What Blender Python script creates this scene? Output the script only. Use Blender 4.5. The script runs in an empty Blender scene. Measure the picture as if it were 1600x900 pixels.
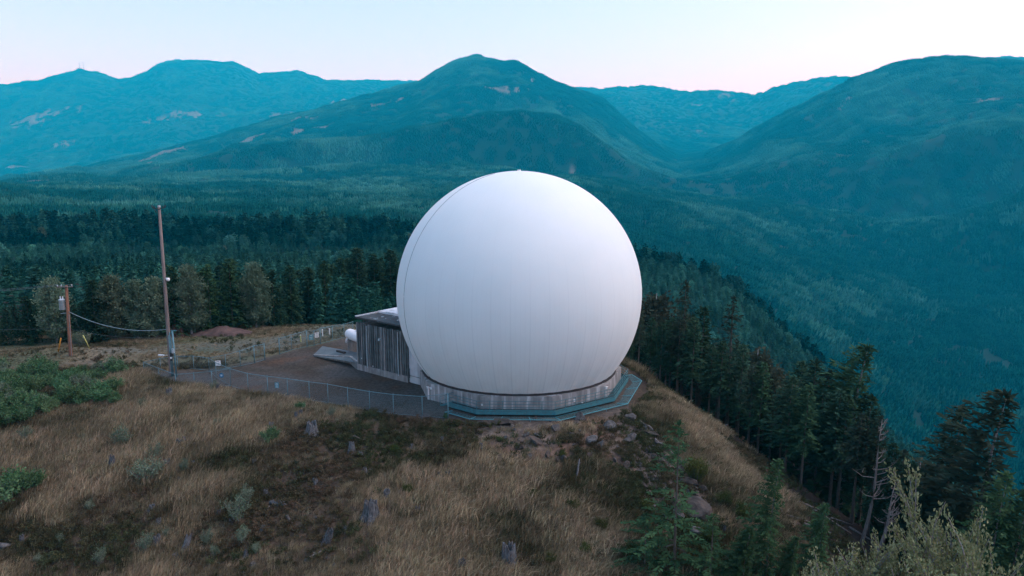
import bpy, bmesh, math, random
import numpy as np
from mathutils import Vector, Matrix

# ------------------------------------------------------------------ basics
SC = bpy.context.scene
COL = SC.collection
R = math.radians
rnd = random.Random(7)
npr = np.random.default_rng(11)

# the viewpoint (a drone hovering off the hillside), +Y is the way it looks
CAM_H, CAM_F, CAM_P = 23.5, 1067.0, R(9)

def ray(px, py):
    x = (px - 800) / CAM_F; y = (450 - py) / CAM_F
    return (x, math.cos(CAM_P) + y * math.sin(CAM_P), -math.sin(CAM_P) + y * math.cos(CAM_P))

def at(px, py, z=0.0):
    r = ray(px, py); t = (z - CAM_H) / r[2]
    return (r[0] * t, r[1] * t, z)

def at_r(px, py, d):
    r = ray(px, py); t = d / math.hypot(r[0], r[1])
    return (r[0] * t, r[1] * t, CAM_H + r[2] * t)

# ------------------------------------------------------------------ noise
def _hash(ix, iy, seed):
    h = (ix.astype(np.int64) * 374761393 + iy.astype(np.int64) * 668265263 + seed * 974634777) & 0xffffffff
    h = ((h ^ (h >> 13)) * 1274126177) & 0xffffffff
    h = (h ^ (h >> 16)) & 0xffff
    return h / 65535.0

def vnoise(x, y, seed=0):
    x = np.asarray(x, float); y = np.asarray(y, float)
    ix = np.floor(x); iy = np.floor(y); fx = x - ix; fy = y - iy
    fx = fx * fx * fx * (fx * (fx * 6 - 15) + 10); fy = fy * fy * fy * (fy * (fy * 6 - 15) + 10)
    a = _hash(ix, iy, seed); b = _hash(ix + 1, iy, seed); c = _hash(ix, iy + 1, seed); d = _hash(ix + 1, iy + 1, seed)
    return (a + (b - a) * fx) * (1 - fy) + (c + (d - c) * fx) * fy

def fbm(x, y, octaves=4, seed=0, gain=0.5):
    s = 0; a = 1; n = 0; f = 1.0
    for k in range(octaves):
        s = s + a * (vnoise(x * f + 17.3 * k, y * f - 9.1 * k, seed + k) * 2 - 1); n += a; a *= gain; f *= 2.03
    return s / n

def ridged(x, y, octaves=4, seed=0):
    s = 0; a = 1; n = 0; f = 1.0
    for k in range(octaves):
        s = s + a * (1 - np.abs(vnoise(x * f + 5.7 * k, y * f + 3.3 * k, seed + k) * 2 - 1)); n += a; a *= 0.5; f *= 2.1
    return s / n

def sstep(a, b, x):
    t = np.clip((x - a) / (b - a), 0, 1)
    return t * t * (3 - 2 * t)

def poly_sdf(x, y, P):
    """signed distance to a polygon, negative inside"""
    d = np.full(np.shape(x), 1e18); inside = np.zeros(np.shape(x), bool)
    n = len(P)
    for i in range(n):
        ax, ay = P[i]; bx, by = P[(i + 1) % n]
        ex, ey = bx - ax, by - ay
        wx, wy = x - ax, y - ay
        t = np.clip((wx * ex + wy * ey) / (ex * ex + ey * ey), 0, 1)
        d = np.minimum(d, (wx - ex * t) ** 2 + (wy - ey * t) ** 2)
        c = ((ay <= y) & (by > y)) | ((by <= y) & (ay > y))
        with np.errstate(divide='ignore', invalid='ignore'):
            xi = ax + (y - ay) / (by - ay if by != ay else 1e-9) * ex
        inside ^= c & (x < xi)
    d = np.sqrt(d)
    return np.where(inside, -d, d)

# ------------------------------------------------------------------ terrain
DOME = (0.8, 78.0)
PLATEAU = [(-170, 84), (-75, 78), (-46, 77.5), (-38.5, 73.5), (-29, 71.5), (-6, 63.2), (5, 62.6), (12.3, 66.0), (15.6, 74),
           (14.5, 84), (8, 100), (-14, 118), (-45, 112), (-70, 108), (-170, 112)]
YARD = [(-45.6, 81.7), (-39.2, 76.9), (-29.4, 73.5), (-6.3, 64.1), (6, 63.5), (12, 68), (14.5, 77), (6, 92), (-10, 100), (-24.8, 101), (-31.5, 91.5), (-37, 83.5)]

def near_z(x, y):
    d = np.maximum(poly_sdf(x, y, PLATEAU), 0)
    th = np.degrees(np.arctan2(y - DOME[1], x - DOME[0]))        # -90 towards the viewer, 0 right
    s = np.interp(th, [-180, -150, -110, -80, -55, -35, -15, 0, 20, 45, 70, 100, 140, 180],
                  [0.10, 0.22, 0.27, 0.34, 0.39, 0.50, 0.68, 0.82, 0.92, 0.9, 0.7, 0.35, 0.12, 0.10])
    z = -s * d * d / (d + 3.5)
    z = z + 0.9 * np.exp(-(((x + 60.5) / 9) ** 2 + ((y - 91) / 3.2) ** 2))
    w = sstep(0.3, 6, d)
    z = z + w * (0.55 * fbm(x / 9, y / 9, 3, 3) + 0.22 * fbm(x / 2.2, y / 2.2, 2, 9)) + (1 - w) * 0.07 * fbm(x / 6, y / 6, 2, 5)
    # the craggy ground under the walkway and down the right flank
    rk = np.exp(-(((x - 6) / 10) ** 2 + ((y - 60) / 5) ** 2)) + 0.8 * np.exp(-(((x - 14) / 5) ** 2 + ((y - 57) / 7) ** 2))
    z = z + np.clip(rk, 0, 1) * w * 1.0 * (ridged(x / 3.1, y / 2.6, 3, 21) - 0.62)
    return z

def _line(pts):
    return np.array([p[0] for p in pts], float), np.array([p[1:] for p in pts], float)

# far terrain as stations: (column, row, distance) control lines read off the skyline and slopes
ST = [
 [(-400, 440, 260), (0, 440, 260), (300, 432, 260), (600, 428, 265), (800, 450, 290), (1000, 520, 330), (1150, 570, 330), (1290, 690, 330), (1450, 800, 330), (1600, 880, 330), (2000, 940, 330)],
 [(-400, 400, 480), (0, 398, 480), (300, 396, 480), (600, 394, 480), (800, 402, 500), (1000, 420, 500), (1060, 428, 500), (1130, 452, 500), (1200, 508, 500), (1290, 590, 500), (1400, 700, 500), (1600, 850, 480), (2000, 900, 480)],
 [(-400, 350, 800), (0, 352, 800), (300, 350, 800), (600, 352, 800), (800, 372, 800), (1000, 470, 760), (1130, 520, 760), (1200, 570, 740), (1290, 650, 720), (1400, 760, 700), (1600, 870, 680), (2000, 900, 680)],
 [(-400, 306, 1500), (0, 308, 1500), (300, 308, 1500), (600, 312, 1500), (800, 330, 1400), (1000, 395, 1300), (1130, 460, 1150), (1290, 600, 1050), (1450, 720, 1000), (1600, 780, 1000), (2000, 800, 1000)],
 [(-400, 290, 2400), (0, 290, 2400), (300, 288, 2400), (600, 280, 2400), (800, 280, 2300), (940, 290, 2300), (1000, 305, 2200), (1060, 318, 2200), (1150, 345, 2100), (1290, 400, 2100), (1450, 450, 2100), (1600, 470, 2100), (2000, 480, 2100)],
 [(-400, 289, 2750), (0, 288, 2750), (300, 280, 2750), (480, 268, 2750), (600, 262, 2750), (700, 258, 2750), (800, 262, 2750), (940, 282, 2750), (1000, 296, 2700), (1060, 308, 2650), (1130, 318, 2600), (1200, 316, 2600), (1290, 330, 2600), (1380, 352, 2600), (1480, 338, 2600), (1600, 300, 2600), (2000, 300, 2600)],
 [(-400, 290, 3050), (0, 289, 3050), (300, 285, 3050), (480, 279, 3050), (600, 275, 3050), (700, 268, 3050), (800, 272, 3050), (940, 290, 3050), (1000, 302, 3000), (1060, 312, 2950), (1130, 322, 2900), (1200, 326, 2900), (1290, 342, 2900), (1380, 352, 2900), (1480, 346, 2900), (1600, 315, 2900), (2000, 310, 2900)],
 [(-400, 288, 3300), (0, 286, 3300), (150, 272, 3300), (300, 250, 3300), (430, 226, 3300), (530, 213, 3300), (620, 204, 3300), (690, 190, 3300), (760, 176, 3300), (820, 173, 3300), (865, 183, 3300), (905, 202, 3300), (950, 226, 3300), (1000, 256, 3300), (1060, 278, 3300), (1150, 268, 3300), (1230, 250, 3300), (1330, 240, 3300), (1420, 222, 3300), (1520, 196, 3300), (1600, 190, 3300), (2000, 200, 3300)],
 [(-400, 289, 4000), (0, 287, 4000), (150, 272, 4000), (300, 252, 4000), (430, 228, 4000), (530, 216, 4000), (620, 210, 4000), (690, 198, 4000), (760, 189, 4000), (820, 188, 4000), (865, 194, 4000), (905, 204, 4000), (950, 236, 4000), (1000, 258, 4000), (1060, 276, 4000), (1150, 262, 3850), (1230, 244, 3800), (1330, 226, 3750), (1420, 212, 3750), (1520, 196, 3750), (1600, 188, 3750), (2000, 195, 3750)],
 [(-400, 288, 5782), (0, 285, 5782), (50, 283, 5782), (150, 256, 5782), (300, 222, 5782), (430, 183, 5900), (530, 162, 5900), (600, 142, 5900), (655, 127, 5900), (680, 112, 5900), (700, 102, 5900), (722, 93, 5900), (745, 87, 5900), (765, 93, 5900), (785, 98, 5900), (804, 95, 5900), (820, 102, 5900), (840, 115, 5900), (880, 134, 5900), (940, 153, 6136), (1000, 205, 6136), (1060, 245, 5782), (1100, 238, 5546), (1150, 218, 5428), (1250, 166, 5310), (1330, 124, 5310), (1400, 101, 5310), (1480, 89, 5310), (1540, 93, 5310), (1600, 101, 5310), (1800, 112, 5310), (2000, 120, 5310)],
 [(-400, 294, 6903), (0, 291, 6903), (50, 289, 6903), (150, 275, 6903), (300, 246, 6903), (430, 212, 7020), (530, 194, 7020), (655, 160, 7020), (745, 134, 7020), (840, 152, 7020), (940, 192, 7020), (1000, 215, 7020), (1060, 232, 7020), (1150, 235, 6669), (1250, 205, 6552), (1330, 165, 6552), (1480, 135, 6552), (1600, 140, 6552), (2000, 150, 6552)],
 [(-400, 240, 9300), (0, 235, 9300), (125, 205, 9300), (250, 180, 9300), (365, 178, 9300), (465, 172, 9300), (600, 170, 9300), (745, 160, 9300), (940, 172, 8600), (1060, 182, 8600), (1165, 186, 8600), (1250, 170, 8600), (1330, 155, 8600), (1480, 140, 8600), (1600, 132, 8600), (2000, 140, 8600)],
 [(-400, 150, 12300), (-100, 138, 12300), (0, 131, 12300), (60, 127, 12300), (100, 113, 12300), (125, 108, 12300), (150, 114, 12300), (180, 126, 12300), (215, 120, 12100), (250, 101, 12100), (290, 93, 12100), (345, 96, 12100), (367, 96, 12100), (405, 118, 12300), (465, 111, 12300), (510, 125, 12300), (600, 128, 12300), (745, 132, 12300), (940, 141, 10600), (1010, 137, 10600), (1060, 146, 10600), (1110, 143, 10600), (1165, 150, 10600), (1220, 138, 10600), (1290, 123, 10600), (1330, 122, 10600), (1480, 112, 10600), (1540, 95, 10600), (1600, 93, 10600), (1800, 105, 10600), (2000, 120, 10600)],
 [(-400, 190, 13900), (0, 185, 13900), (800, 190, 13900), (1200, 190, 13900), (2000, 190, 13900)],
]

AZF = np.radians(np.arange(-62, 62.001, 0.125))
AZ = np.concatenate([np.radians(np.arange(-180, -63, 4.5)), AZF, np.radians(np.arange(66.5, 180, 4.5))])
NR = 760
RR = np.exp(np.linspace(math.log(18.0), math.log(14500.0), NR))

def _stations():
    Rk, Zk = [], []
    for st in ST:
        az, rr, tt = [], [], []
        for px, py, d in st:
            v = ray(px, py); az.append(math.atan2(v[0], v[1])); rr.append(d); tt.append(v[2] / math.hypot(v[0], v[1]))
        r = np.interp(AZ, az, rr); t = np.interp(AZ, az, tt)
        fade = sstep(R(56), R(95), np.abs(AZ))
        z = (CAM_H + r * t) * (1 - fade) + fade * (-90 - 0.004 * r)
        Rk.append(r); Zk.append(z)
    return np.array(Rk), np.array(Zk)

def _pchip(xk, yk, x):
    h = np.diff(xk); dl = np.diff(yk) / h
    m = np.zeros_like(yk)
    s = dl[:-1] * dl[1:] > 0
    w1 = 2 * h[1:] + h[:-1]; w2 = h[1:] + 2 * h[:-1]
    with np.errstate(divide='ignore', invalid='ignore'):
        hm = (w1 + w2) / (w1 / dl[:-1] + w2 / dl[1:])
    m[1:-1] = np.where(s, hm, 0); m[0] = dl[0]; m[-1] = dl[-1]
    i = np.clip(np.searchsorted(xk, x) - 1, 0, len(xk) - 2)
    t = np.clip((x - xk[i]) / h[i], 0, 1); t2 = t * t; t3 = t2 * t
    return (2 * t3 - 3 * t2 + 1) * yk[i] + (t3 - 2 * t2 + t) * h[i] * m[i] + (-2 * t3 + 3 * t2) * yk[i + 1] + (t3 - t2) * h[i] * m[i + 1]

def build_grid():
    A, RG = np.meshgrid(AZ, RR, indexing='ij')
    X = RG * np.sin(A); Y = RG * np.cos(A)
    Zn = near_z(X, Y)
    Rk, Zk = _stations()
    Zf = np.zeros_like(X)
    i150 = int(np.searchsorted(RR, 150))
    for j in range(len(AZ)):
        xk = np.concatenate([[60, 150], Rk[:, j], [15000]])
        yk = np.concatenate([[Zn[j, i150] * 0.6, Zn[j, i150]], Zk[:, j], [Zk[-1, j] - 200]])
        Zf[j] = _pchip(xk, yk, RR)
    # gullies, spurs and humps of the far hills
    hill = sstep(1900, 3200, RG)
    Zf = Zf + hill * (ridged(X / 900 + 3, Y / 900, 4, 31) - 0.6) * np.interp(RG, [2000, 2850, 3300, 3900, 4600, 5250, 6150, 7000, 9000, 11800, 14500], [0, 130, 60, 150, 150, 28, 28, 170, 260, 60, 90])
    Zf = Zf + hill * (ridged(X / 330 + 9, Y / 330, 3, 35) - 0.6) * np.interp(RG, [2300, 3700, 4600, 5250, 6150, 7000, 14500], [0, 60, 60, 16, 16, 60, 50])
    Zf = Zf - 20 * hill
    mid = sstep(220, 420, RG)
    Zf = Zf + mid * fbm(X / 130, Y / 130, 3, 41) * np.interp(RG, [200, 500, 1500, 3000, 9000], [2, 6, 10, 14, 25])
    w = sstep(100, 165, RG)
    return A, RG, X, Y, Zn * (1 - w) + Zf * w

GA, GR, GX, GY, GZ = build_grid()

def ground_z(x, y):
    x = np.asarray(x, float); y = np.asarray(y, float)
    a = np.arctan2(x, y); r = np.maximum(np.hypot(x, y), 18.01)
    i = np.clip(np.searchsorted(AZ, a) - 1, 0, len(AZ) - 2)
    fa = np.clip((a - AZ[i]) / (AZ[i + 1] - AZ[i]), 0, 1)
    u = np.clip((np.log(r) - math.log(18.0)) / (math.log(14500.0) - math.log(18.0)) * (NR - 1), 0, NR - 1.001)
    j = u.astype(int); fr = u - j
    return (GZ[i, j] * (1 - fa) + GZ[i + 1, j] * fa) * (1 - fr) + (GZ[i, j + 1] * (1 - fa) + GZ[i + 1, j + 1] * fa) * fr

def gz(x, y):
    return float(ground_z(np.array([x]), np.array([y]))[0])

_TS = np.exp(np.linspace(math.log(25), math.log(13000), 6000))
def hit(px, py):
    """the ground point a line of sight meets"""
    v = ray(px, py); k = math.hypot(v[0], v[1])
    X = v[0] / k * _TS; Y = v[1] / k * _TS; Z = CAM_H + v[2] / k * _TS
    b = np.nonzero(Z < ground_z(X, Y))[0]
    q = b[0] if len(b) else len(_TS) - 1
    return (float(X[q]), float(Y[q]), float(ground_z(X[q:q + 1], Y[q:q + 1])[0]))
# ------------------------------------------------------------------ materials
def new_mat(name):
    m = bpy.data.materials.new(name); m.use_nodes = True
    nt = m.node_tree; nt.nodes.clear()
    out = nt.nodes.new('ShaderNodeOutputMaterial'); b = nt.nodes.new('ShaderNodeBsdfPrincipled')
    nt.links.new(b.outputs[0], out.inputs[0])
    return m, nt, b, out

def _n(nt, typ, **kw):
    n = nt.nodes.new(typ)
    for k, v in kw.items():
        setattr(n, k, v)
    return n

def _mix(nt, fac, a, b, blend='MIX'):
    n = _n(nt, 'ShaderNodeMix', data_type='RGBA', blend_type=blend)
    for s, v in ((0, fac), (6, a), (7, b)):
        if hasattr(v, 'links'): nt.links.new(v, n.inputs[s])
        elif isinstance(v, (tuple, list)): n.inputs[s].default_value = (*v[:3], 1)
        else: n.inputs[s].default_value = v
    return n.outputs[2]

def _math(nt, op, a, b=None, clamp=False):
    n = _n(nt, 'ShaderNodeMath', operation=op, use_clamp=clamp)
    for i, v in enumerate((a, b)):
        if v is None: continue
        if hasattr(v, 'links'): nt.links.new(v, n.inputs[i])
        else: n.inputs[i].default_value = v
    return n.outputs[0]

def _ramp(nt, x, lo, hi):
    n = _n(nt, 'ShaderNodeMapRange'); n.inputs[1].default_value = lo; n.inputs[2].default_value = hi
    nt.links.new(x, n.inputs[0]); return n.outputs[0]

def _noise(nt, scale, detail=4, stretch=(1, 1, 1), coord='Object', rough=0.55):
    tc = _n(nt, 'ShaderNodeTexCoord'); mp = _n(nt, 'ShaderNodeMapping'); mp.inputs['Scale'].default_value = stretch
    nt.links.new(tc.outputs[coord], mp.inputs[0])
    n = _n(nt, 'ShaderNodeTexNoise'); n.inputs['Scale'].default_value = scale; n.inputs['Detail'].default_value = detail
    n.inputs['Roughness'].default_value = rough
    nt.links.new(mp.outputs[0], n.inputs['Vector']); return n.outputs[0]

def pmat(name, c1, c2=None, scale=3, rough=0.8, stretch=(1, 1, 1), bump=0.0, bscale=None, metal=0.0, spec=0.3, lo=0.35, hi=0.65, detail=5, objrand=0.0, dirt=None):
    m, nt, b, out = new_mat(name)
    c2 = c2 or tuple(v * 0.75 for v in c1)
    f = _ramp(nt, _noise(nt, scale, detail, stretch), lo, hi)
    col = _mix(nt, f, c2, c1)
    if dirt:
        f2 = _ramp(nt, _noise(nt, dirt[1], 6), 0.5, 0.72); col = _mix(nt, f2, col, dirt[0])
    if objrand:
        oi = _n(nt, 'ShaderNodeObjectInfo'); hs = _n(nt, 'ShaderNodeHueSaturation')
        nt.links.new(_math(nt, 'ADD', _math(nt, 'MULTIPLY', oi.outputs['Random'], 2 * objrand), 1 - objrand), hs.inputs['Value'])
        nt.links.new(_math(nt, 'ADD', _math(nt, 'MULTIPLY', oi.outputs['Random'], -0.05 * objrand), 0.5 + 0.02 * objrand), hs.inputs['Hue'])
        nt.links.new(col, hs.inputs['Color']); col = hs.outputs[0]
    nt.links.new(col, b.inputs['Base Color'])
    b.inputs['Roughness'].default_value = rough; b.inputs['Metallic'].default_value = metal
    b.inputs['Specular IOR Level'].default_value = spec
    if bump:
        bp = _n(nt, 'ShaderNodeBump'); bp.inputs['Strength'].default_value = bump; bp.inputs['Distance'].default_value = 0.05
        nt.links.new(_noise(nt, bscale or scale * 3, 6, stretch), bp.inputs['Height']); nt.links.new(bp.outputs[0], b.inputs['Normal'])
    return m

def leafmat(name, c1, c2, var=0.35, trans=0.25, tint=None, nscale=0.7):
    """foliage: two colours mixed over the crown, some plant-to-plant variation and a little light coming through"""
    m, nt, b, out = new_mat(name)
    f = _ramp(nt, _noise(nt, nscale, 3), 0.35, 0.65)
    col = _mix(nt, f, c1, c2)
    if tint:
        a = _n(nt, 'ShaderNodeAttribute', attribute_type='INSTANCER', attribute_name='tint')
        col = _mix(nt, a.outputs['Fac'], col, tint)
    oi = _n(nt, 'ShaderNodeObjectInfo'); hs = _n(nt, 'ShaderNodeHueSaturation')
    nt.links.new(_math(nt, 'ADD', _math(nt, 'MULTIPLY', oi.outputs['Random'], 2 * var), 1 - var), hs.inputs['Value'])
    nt.links.new(_math(nt, 'ADD', _math(nt, 'MULTIPLY', _math(nt, 'FRACT', _math(nt, 'MULTIPLY', oi.outputs['Random'], 7.31)), 0.04), 0.48), hs.inputs['Hue'])
    nt.links.new(col, hs.inputs['Color']); col = hs.outputs[0]
    d = _n(nt, 'ShaderNodeBsdfDiffuse'); t = _n(nt, 'ShaderNodeBsdfTranslucent'); ms = _n(nt, 'ShaderNodeMixShader')
    nt.links.new(col, d.inputs[0]); nt.links.new(col, t.inputs[0]); ms.inputs[0].default_value = trans
    nt.links.new(d.outputs[0], ms.inputs[1]); nt.links.new(t.outputs[0], ms.inputs[2]); nt.links.new(ms.outputs[0], out.inputs[0])
    nt.nodes.remove(b)
    return m

M = {}
M['needle_dark'] = leafmat('needle_dark', (0.017, 0.046, 0.029), (0.042, 0.084, 0.047), 0.35, 0.1)
M['needle_green'] = leafmat('needle_green', (0.024, 0.064, 0.030), (0.058, 0.112, 0.052), 0.25, 0.15)
M['needle_brown'] = leafmat('needle_brown', (0.022, 0.042, 0.030), (0.044, 0.060, 0.040), 0.3, 0.1)
M['leaf_olive'] = leafmat('leaf_olive', (0.085, 0.130, 0.082), (0.150, 0.200, 0.135), 0.25, 0.25)
M['leaf_rust'] = leafmat('leaf_rust', (0.042, 0.056, 0.040), (0.066, 0.076, 0.050), 0.25, 0.25)
M['leaf_shrub'] = leafmat('leaf_shrub', (0.055, 0.120, 0.050), (0.150, 0.250, 0.125), 0.25, 0.25)
M['leaf_sage'] = leafmat('leaf_sage', (0.105, 0.150, 0.095), (0.205, 0.250, 0.175), 0.2, 0.25)
M['leaf_willow'] = leafmat('leaf_willow', (0.11, 0.128, 0.050), (0.34, 0.345, 0.19), 0.1, 0.2, nscale=6)
M['leaf_broom'] = leafmat('leaf_broom', (0.055, 0.080, 0.022), (0.085, 0.105, 0.030), 0.2, 0.2)
M['far_conifer'] = leafmat('far_conifer', (0.002, 0.017, 0.015), (0.010, 0.078, 0.060), 0.4, 0.1, tint=(0.060, 0.19, 0.14), nscale=0.16)
M['grass'] = leafmat('grass', (0.25, 0.198, 0.120), (0.52, 0.410, 0.265), 0.5, 0.3, tint=(0.058, 0.055, 0.028))
M['weed'] = leafmat('weed', (0.044, 0.054, 0.025), (0.100, 0.115, 0.055), 0.4, 0.25, tint=(0.115, 0.085, 0.055))
M['bark'] = pmat('bark', (0.13, 0.115, 0.10), (0.06, 0.05, 0.045), 4, 0.95, (6, 6, 0.8), 0.5)
M['bark_grey'] = pmat('bark_grey', (0.26, 0.25, 0.24), (0.12, 0.11, 0.11), 3, 0.95, (5, 5, 0.7), 0.5)
M['dead_wood'] = pmat('dead_wood', (0.21, 0.19, 0.18), (0.09, 0.08, 0.075), 3, 0.9, (5, 5, 0.6), 0.6, objrand=0.15)
M['stump_wood'] = pmat('stump_wood', (0.155, 0.165, 0.175), (0.026, 0.026, 0.028), 4, 0.9, (5, 5, 0.5), 0.8, objrand=0.2)
M['rock'] = pmat('rock', (0.088, 0.077, 0.068), (0.032, 0.028, 0.026), 2.2, 0.95, (1, 1, 1), 0.8, 6, objrand=0.25, dirt=((0.085, 0.062, 0.048), 1.4))
M['rock_grey'] = pmat('rock_grey', (0.105, 0.105, 0.105), (0.034, 0.034, 0.035), 2.5, 0.95, (1, 1, 1), 0.7, 7, objrand=0.25)
M['teal_steel'] = pmat('teal_steel', (0.045, 0.185, 0.215), (0.035, 0.14, 0.165), 3, 0.5, spec=0.4, dirt=((0.07, 0.12, 0.125), 5))
M['galv'] = pmat('galv', (0.14, 0.27, 0.31), (0.09, 0.19, 0.22), 5, 0.5, metal=0.2)
M['grating'] = pmat('grating', (0.030, 0.075, 0.085), (0.02, 0.05, 0.06), 6, 0.7)
M['galv_light'] = pmat('galv_light', (0.45, 0.52, 0.55), (0.36, 0.42, 0.45), 5, 0.5, metal=0.2)
M['white_paint'] = pmat('white_paint', (0.80, 0.80, 0.80), (0.70, 0.71, 0.72), 3, 0.5)
M['sign_white'] = pmat('sign_white', (0.80, 0.80, 0.80), (0.74, 0.74, 0.74), 3, 0.6)
M['sign_teal'] = pmat('sign_teal', (0.06, 0.28, 0.36), (0.05, 0.24, 0.31), 3, 0.6)
M['black_ink'] = pmat('black_ink', (0.03, 0.03, 0.035), None, 3, 0.7)
M['dark_metal'] = pmat('dark_metal', (0.05, 0.055, 0.06), (0.03, 0.035, 0.04), 4, 0.5, metal=0.4)
M['pole_wood'] = pmat('pole_wood', (0.24, 0.20, 0.185), (0.13, 0.10, 0.09), 2, 0.9, (7, 7, 0.35), 0.4)
M['pole_red'] = pmat('pole_red', (0.24, 0.115, 0.07), (0.12, 0.06, 0.04), 2, 0.9, (7, 7, 0.4), 0.4)
M['cable'] = pmat('cable', (0.20, 0.27, 0.28), (0.13, 0.18, 0.19), 4, 0.6)
M['cable_dark'] = pmat('cable_dark', (0.07, 0.085, 0.09), None, 4, 0.6)
M['yellow'] = pmat('yellow', (0.62, 0.27, 0.02), (0.5, 0.2, 0.02), 4, 0.5)
M['yellow_pale'] = pmat('yellow_pale', (0.50, 0.50, 0.16), (0.4, 0.4, 0.14), 4, 0.5)
M['gasket'] = pmat('gasket', (0.045, 0.04, 0.04), None, 3, 0.9)
M['slab'] = pmat('slab', (0.105, 0.135, 0.143), (0.07, 0.09, 0.10), 0.8, 0.7, bump=0.1)
M['roof_white'] = pmat('roof_white', (0.72, 0.74, 0.76), (0.55, 0.57, 0.6), 0.6, 0.7, dirt=((0.3, 0.32, 0.33), 0.9))
M['dirt_red'] = pmat('dirt_red', (0.115, 0.075, 0.068), (0.06, 0.042, 0.040), 0.9, 0.95, (1, 1, 1), 0.8, 3)
M['rust_dark'] = pmat('rust_dark', (0.12, 0.05, 0.04), (0.06, 0.04, 0.035), 2, 0.9, bump=0.6)

def concrete(name, c1, c2, streak, k=1.0):
    """cast concrete with runs of water stain down the face"""
    m, nt, b, out = new_mat(name)
    f = _ramp(nt, _noise(nt, 1.6, 5), 0.3, 0.7); col = _mix(nt, f, c2, c1)
    s = _ramp(nt, _noise(nt, 2.2 * k, 4, (1, 1, 0.10)), 0.52, 0.66); col = _mix(nt, _math(nt, 'MULTIPLY', s, 0.75), col, streak)
    d = _ramp(nt, _noise(nt, 1.3 * k, 5, (1, 1, 0.16)), 0.5, 0.72); col = _mix(nt, _math(nt, 'MULTIPLY', d, 0.6), col, tuple(v * 0.4 for v in c2))
    nt.links.new(col, b.inputs['Base Color']); b.inputs['Roughness'].default_value = 0.85; b.inputs['Specular IOR Level'].default_value = 0.25
    bp = _n(nt, 'ShaderNodeBump'); bp.inputs['Strength'].default_value = 0.25; bp.inputs['Distance'].default_value = 0.02
    nt.links.new(_noise(nt, 9, 5), bp.inputs['Height']); nt.links.new(bp.outputs[0], b.inputs['Normal'])
    return m
M['ring_concrete'] = concrete('ring_concrete', (0.30, 0.30, 0.295), (0.20, 0.20, 0.20), (0.55, 0.56, 0.57))
M['wall_concrete'] = concrete('wall_concrete', (0.120, 0.140, 0.143), (0.068, 0.082, 0.084), (0.27, 0.29, 0.30), 0.8)
M['low_concrete'] = concrete('low_concrete', (0.27, 0.27, 0.26), (0.18, 0.18, 0.18), (0.40, 0.40, 0.40))
M['wall_pale'] = concrete('wall_pale', (0.52, 0.55, 0.57), (0.43, 0.46, 0.48), (0.62, 0.64, 0.66), 0.6)

def roof_dark():
    m, nt, b, out = new_mat('roof_dark')
    f = _ramp(nt, _noise(nt, 0.8, 5), 0.35, 0.65); col = _mix(nt, f, (0.035, 0.042, 0.046), (0.06, 0.068, 0.07))
    p = _ramp(nt, _noise(nt, 0.75, 4, (1.7, 1.0, 1)), 0.60, 0.63)
    col = _mix(nt, p, col, (0.10, 0.15, 0.17)); nt.links.new(col, b.inputs['Base Color'])
    nt.links.new(_math(nt, 'SUBTRACT', 0.9, _math(nt, 'MULTIPLY', p, 0.83)), b.inputs['Roughness'])
    return m
M['roof_dark'] = roof_dark()

def radome_mat():
    """white coated fabric in tall gores: fine seams between the gores, faint grime towards the skirt"""
    m, nt, b, out = new_mat('radome_fabric')
    tc = _n(nt, 'ShaderNodeTexCoord'); sp = _n(nt, 'ShaderNodeSeparateXYZ'); nt.links.new(tc.outputs['Object'], sp.inputs[0])
    ang = _math(nt, 'ARCTAN2', sp.outputs[1], sp.outputs[0])
    rad = _math(nt, 'SQRT', _math(nt, 'ADD', _math(nt, 'POWER', sp.outputs[0], 2), _math(nt, 'POWER', sp.outputs[1], 2)))
    def seams(n, width):
        fr = _math(nt, 'FRACT', _math(nt, 'ADD', _math(nt, 'MULTIPLY', ang, n / (2 * math.pi)), 0.5))
        dist = _math(nt, 'MULTIPLY', _math(nt, 'MULTIPLY', _math(nt, 'ABSOLUTE', _math(nt, 'SUBTRACT', fr, 0.5)), 2 * math.pi / n), rad)
        return _math(nt, 'SUBTRACT', 1, _ramp(nt, dist, width * 0.5, width), True)
    low = _ramp(nt, sp.outputs[2], 6.0, -9.0)
    s1 = _math(nt, 'MULTIPLY', seams(46, 0.075), _math(nt, 'ADD', _math(nt, 'MULTIPLY', low, 0.17), 0.02))
    s2 = _math(nt, 'MULTIPLY', seams(184, 0.04), _math(nt, 'MULTIPLY', low, 0.10))
    fr = _math(nt, 'FRACT', _math(nt, 'MULTIPLY', _math(nt, 'ADD', sp.outputs[2], 30), 1 / 2.1))
    base = _mix(nt, _ramp(nt, _noise(nt, 0.25, 3), 0.3, 0.7), (0.725, 0.785, 0.785), (0.76, 0.81, 0.81))
    gr = _math(nt, 'MULTIPLY', _ramp(nt, _noise(nt, 1.2, 5, (1, 1, 0.07)), 0.45, 0.75), _math(nt, 'MULTIPLY', low, 0.16))
    col = _mix(nt, gr, base, (0.50, 0.51, 0.50))
    col = _mix(nt, _math(nt, 'MAXIMUM', s1, s2), col, (0.33, 0.37, 0.41))
    nt.links.new(col, b.inputs['Base Color']); b.inputs['Roughness'].default_value = 0.75; b.inputs['Specular IOR Level'].default_value = 0.2
    b.inputs['Sheen Weight'].default_value = 0.2; b.inputs['Sheen Roughness'].default_value = 0.4
    return m
M['radome'] = radome_mat()

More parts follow.
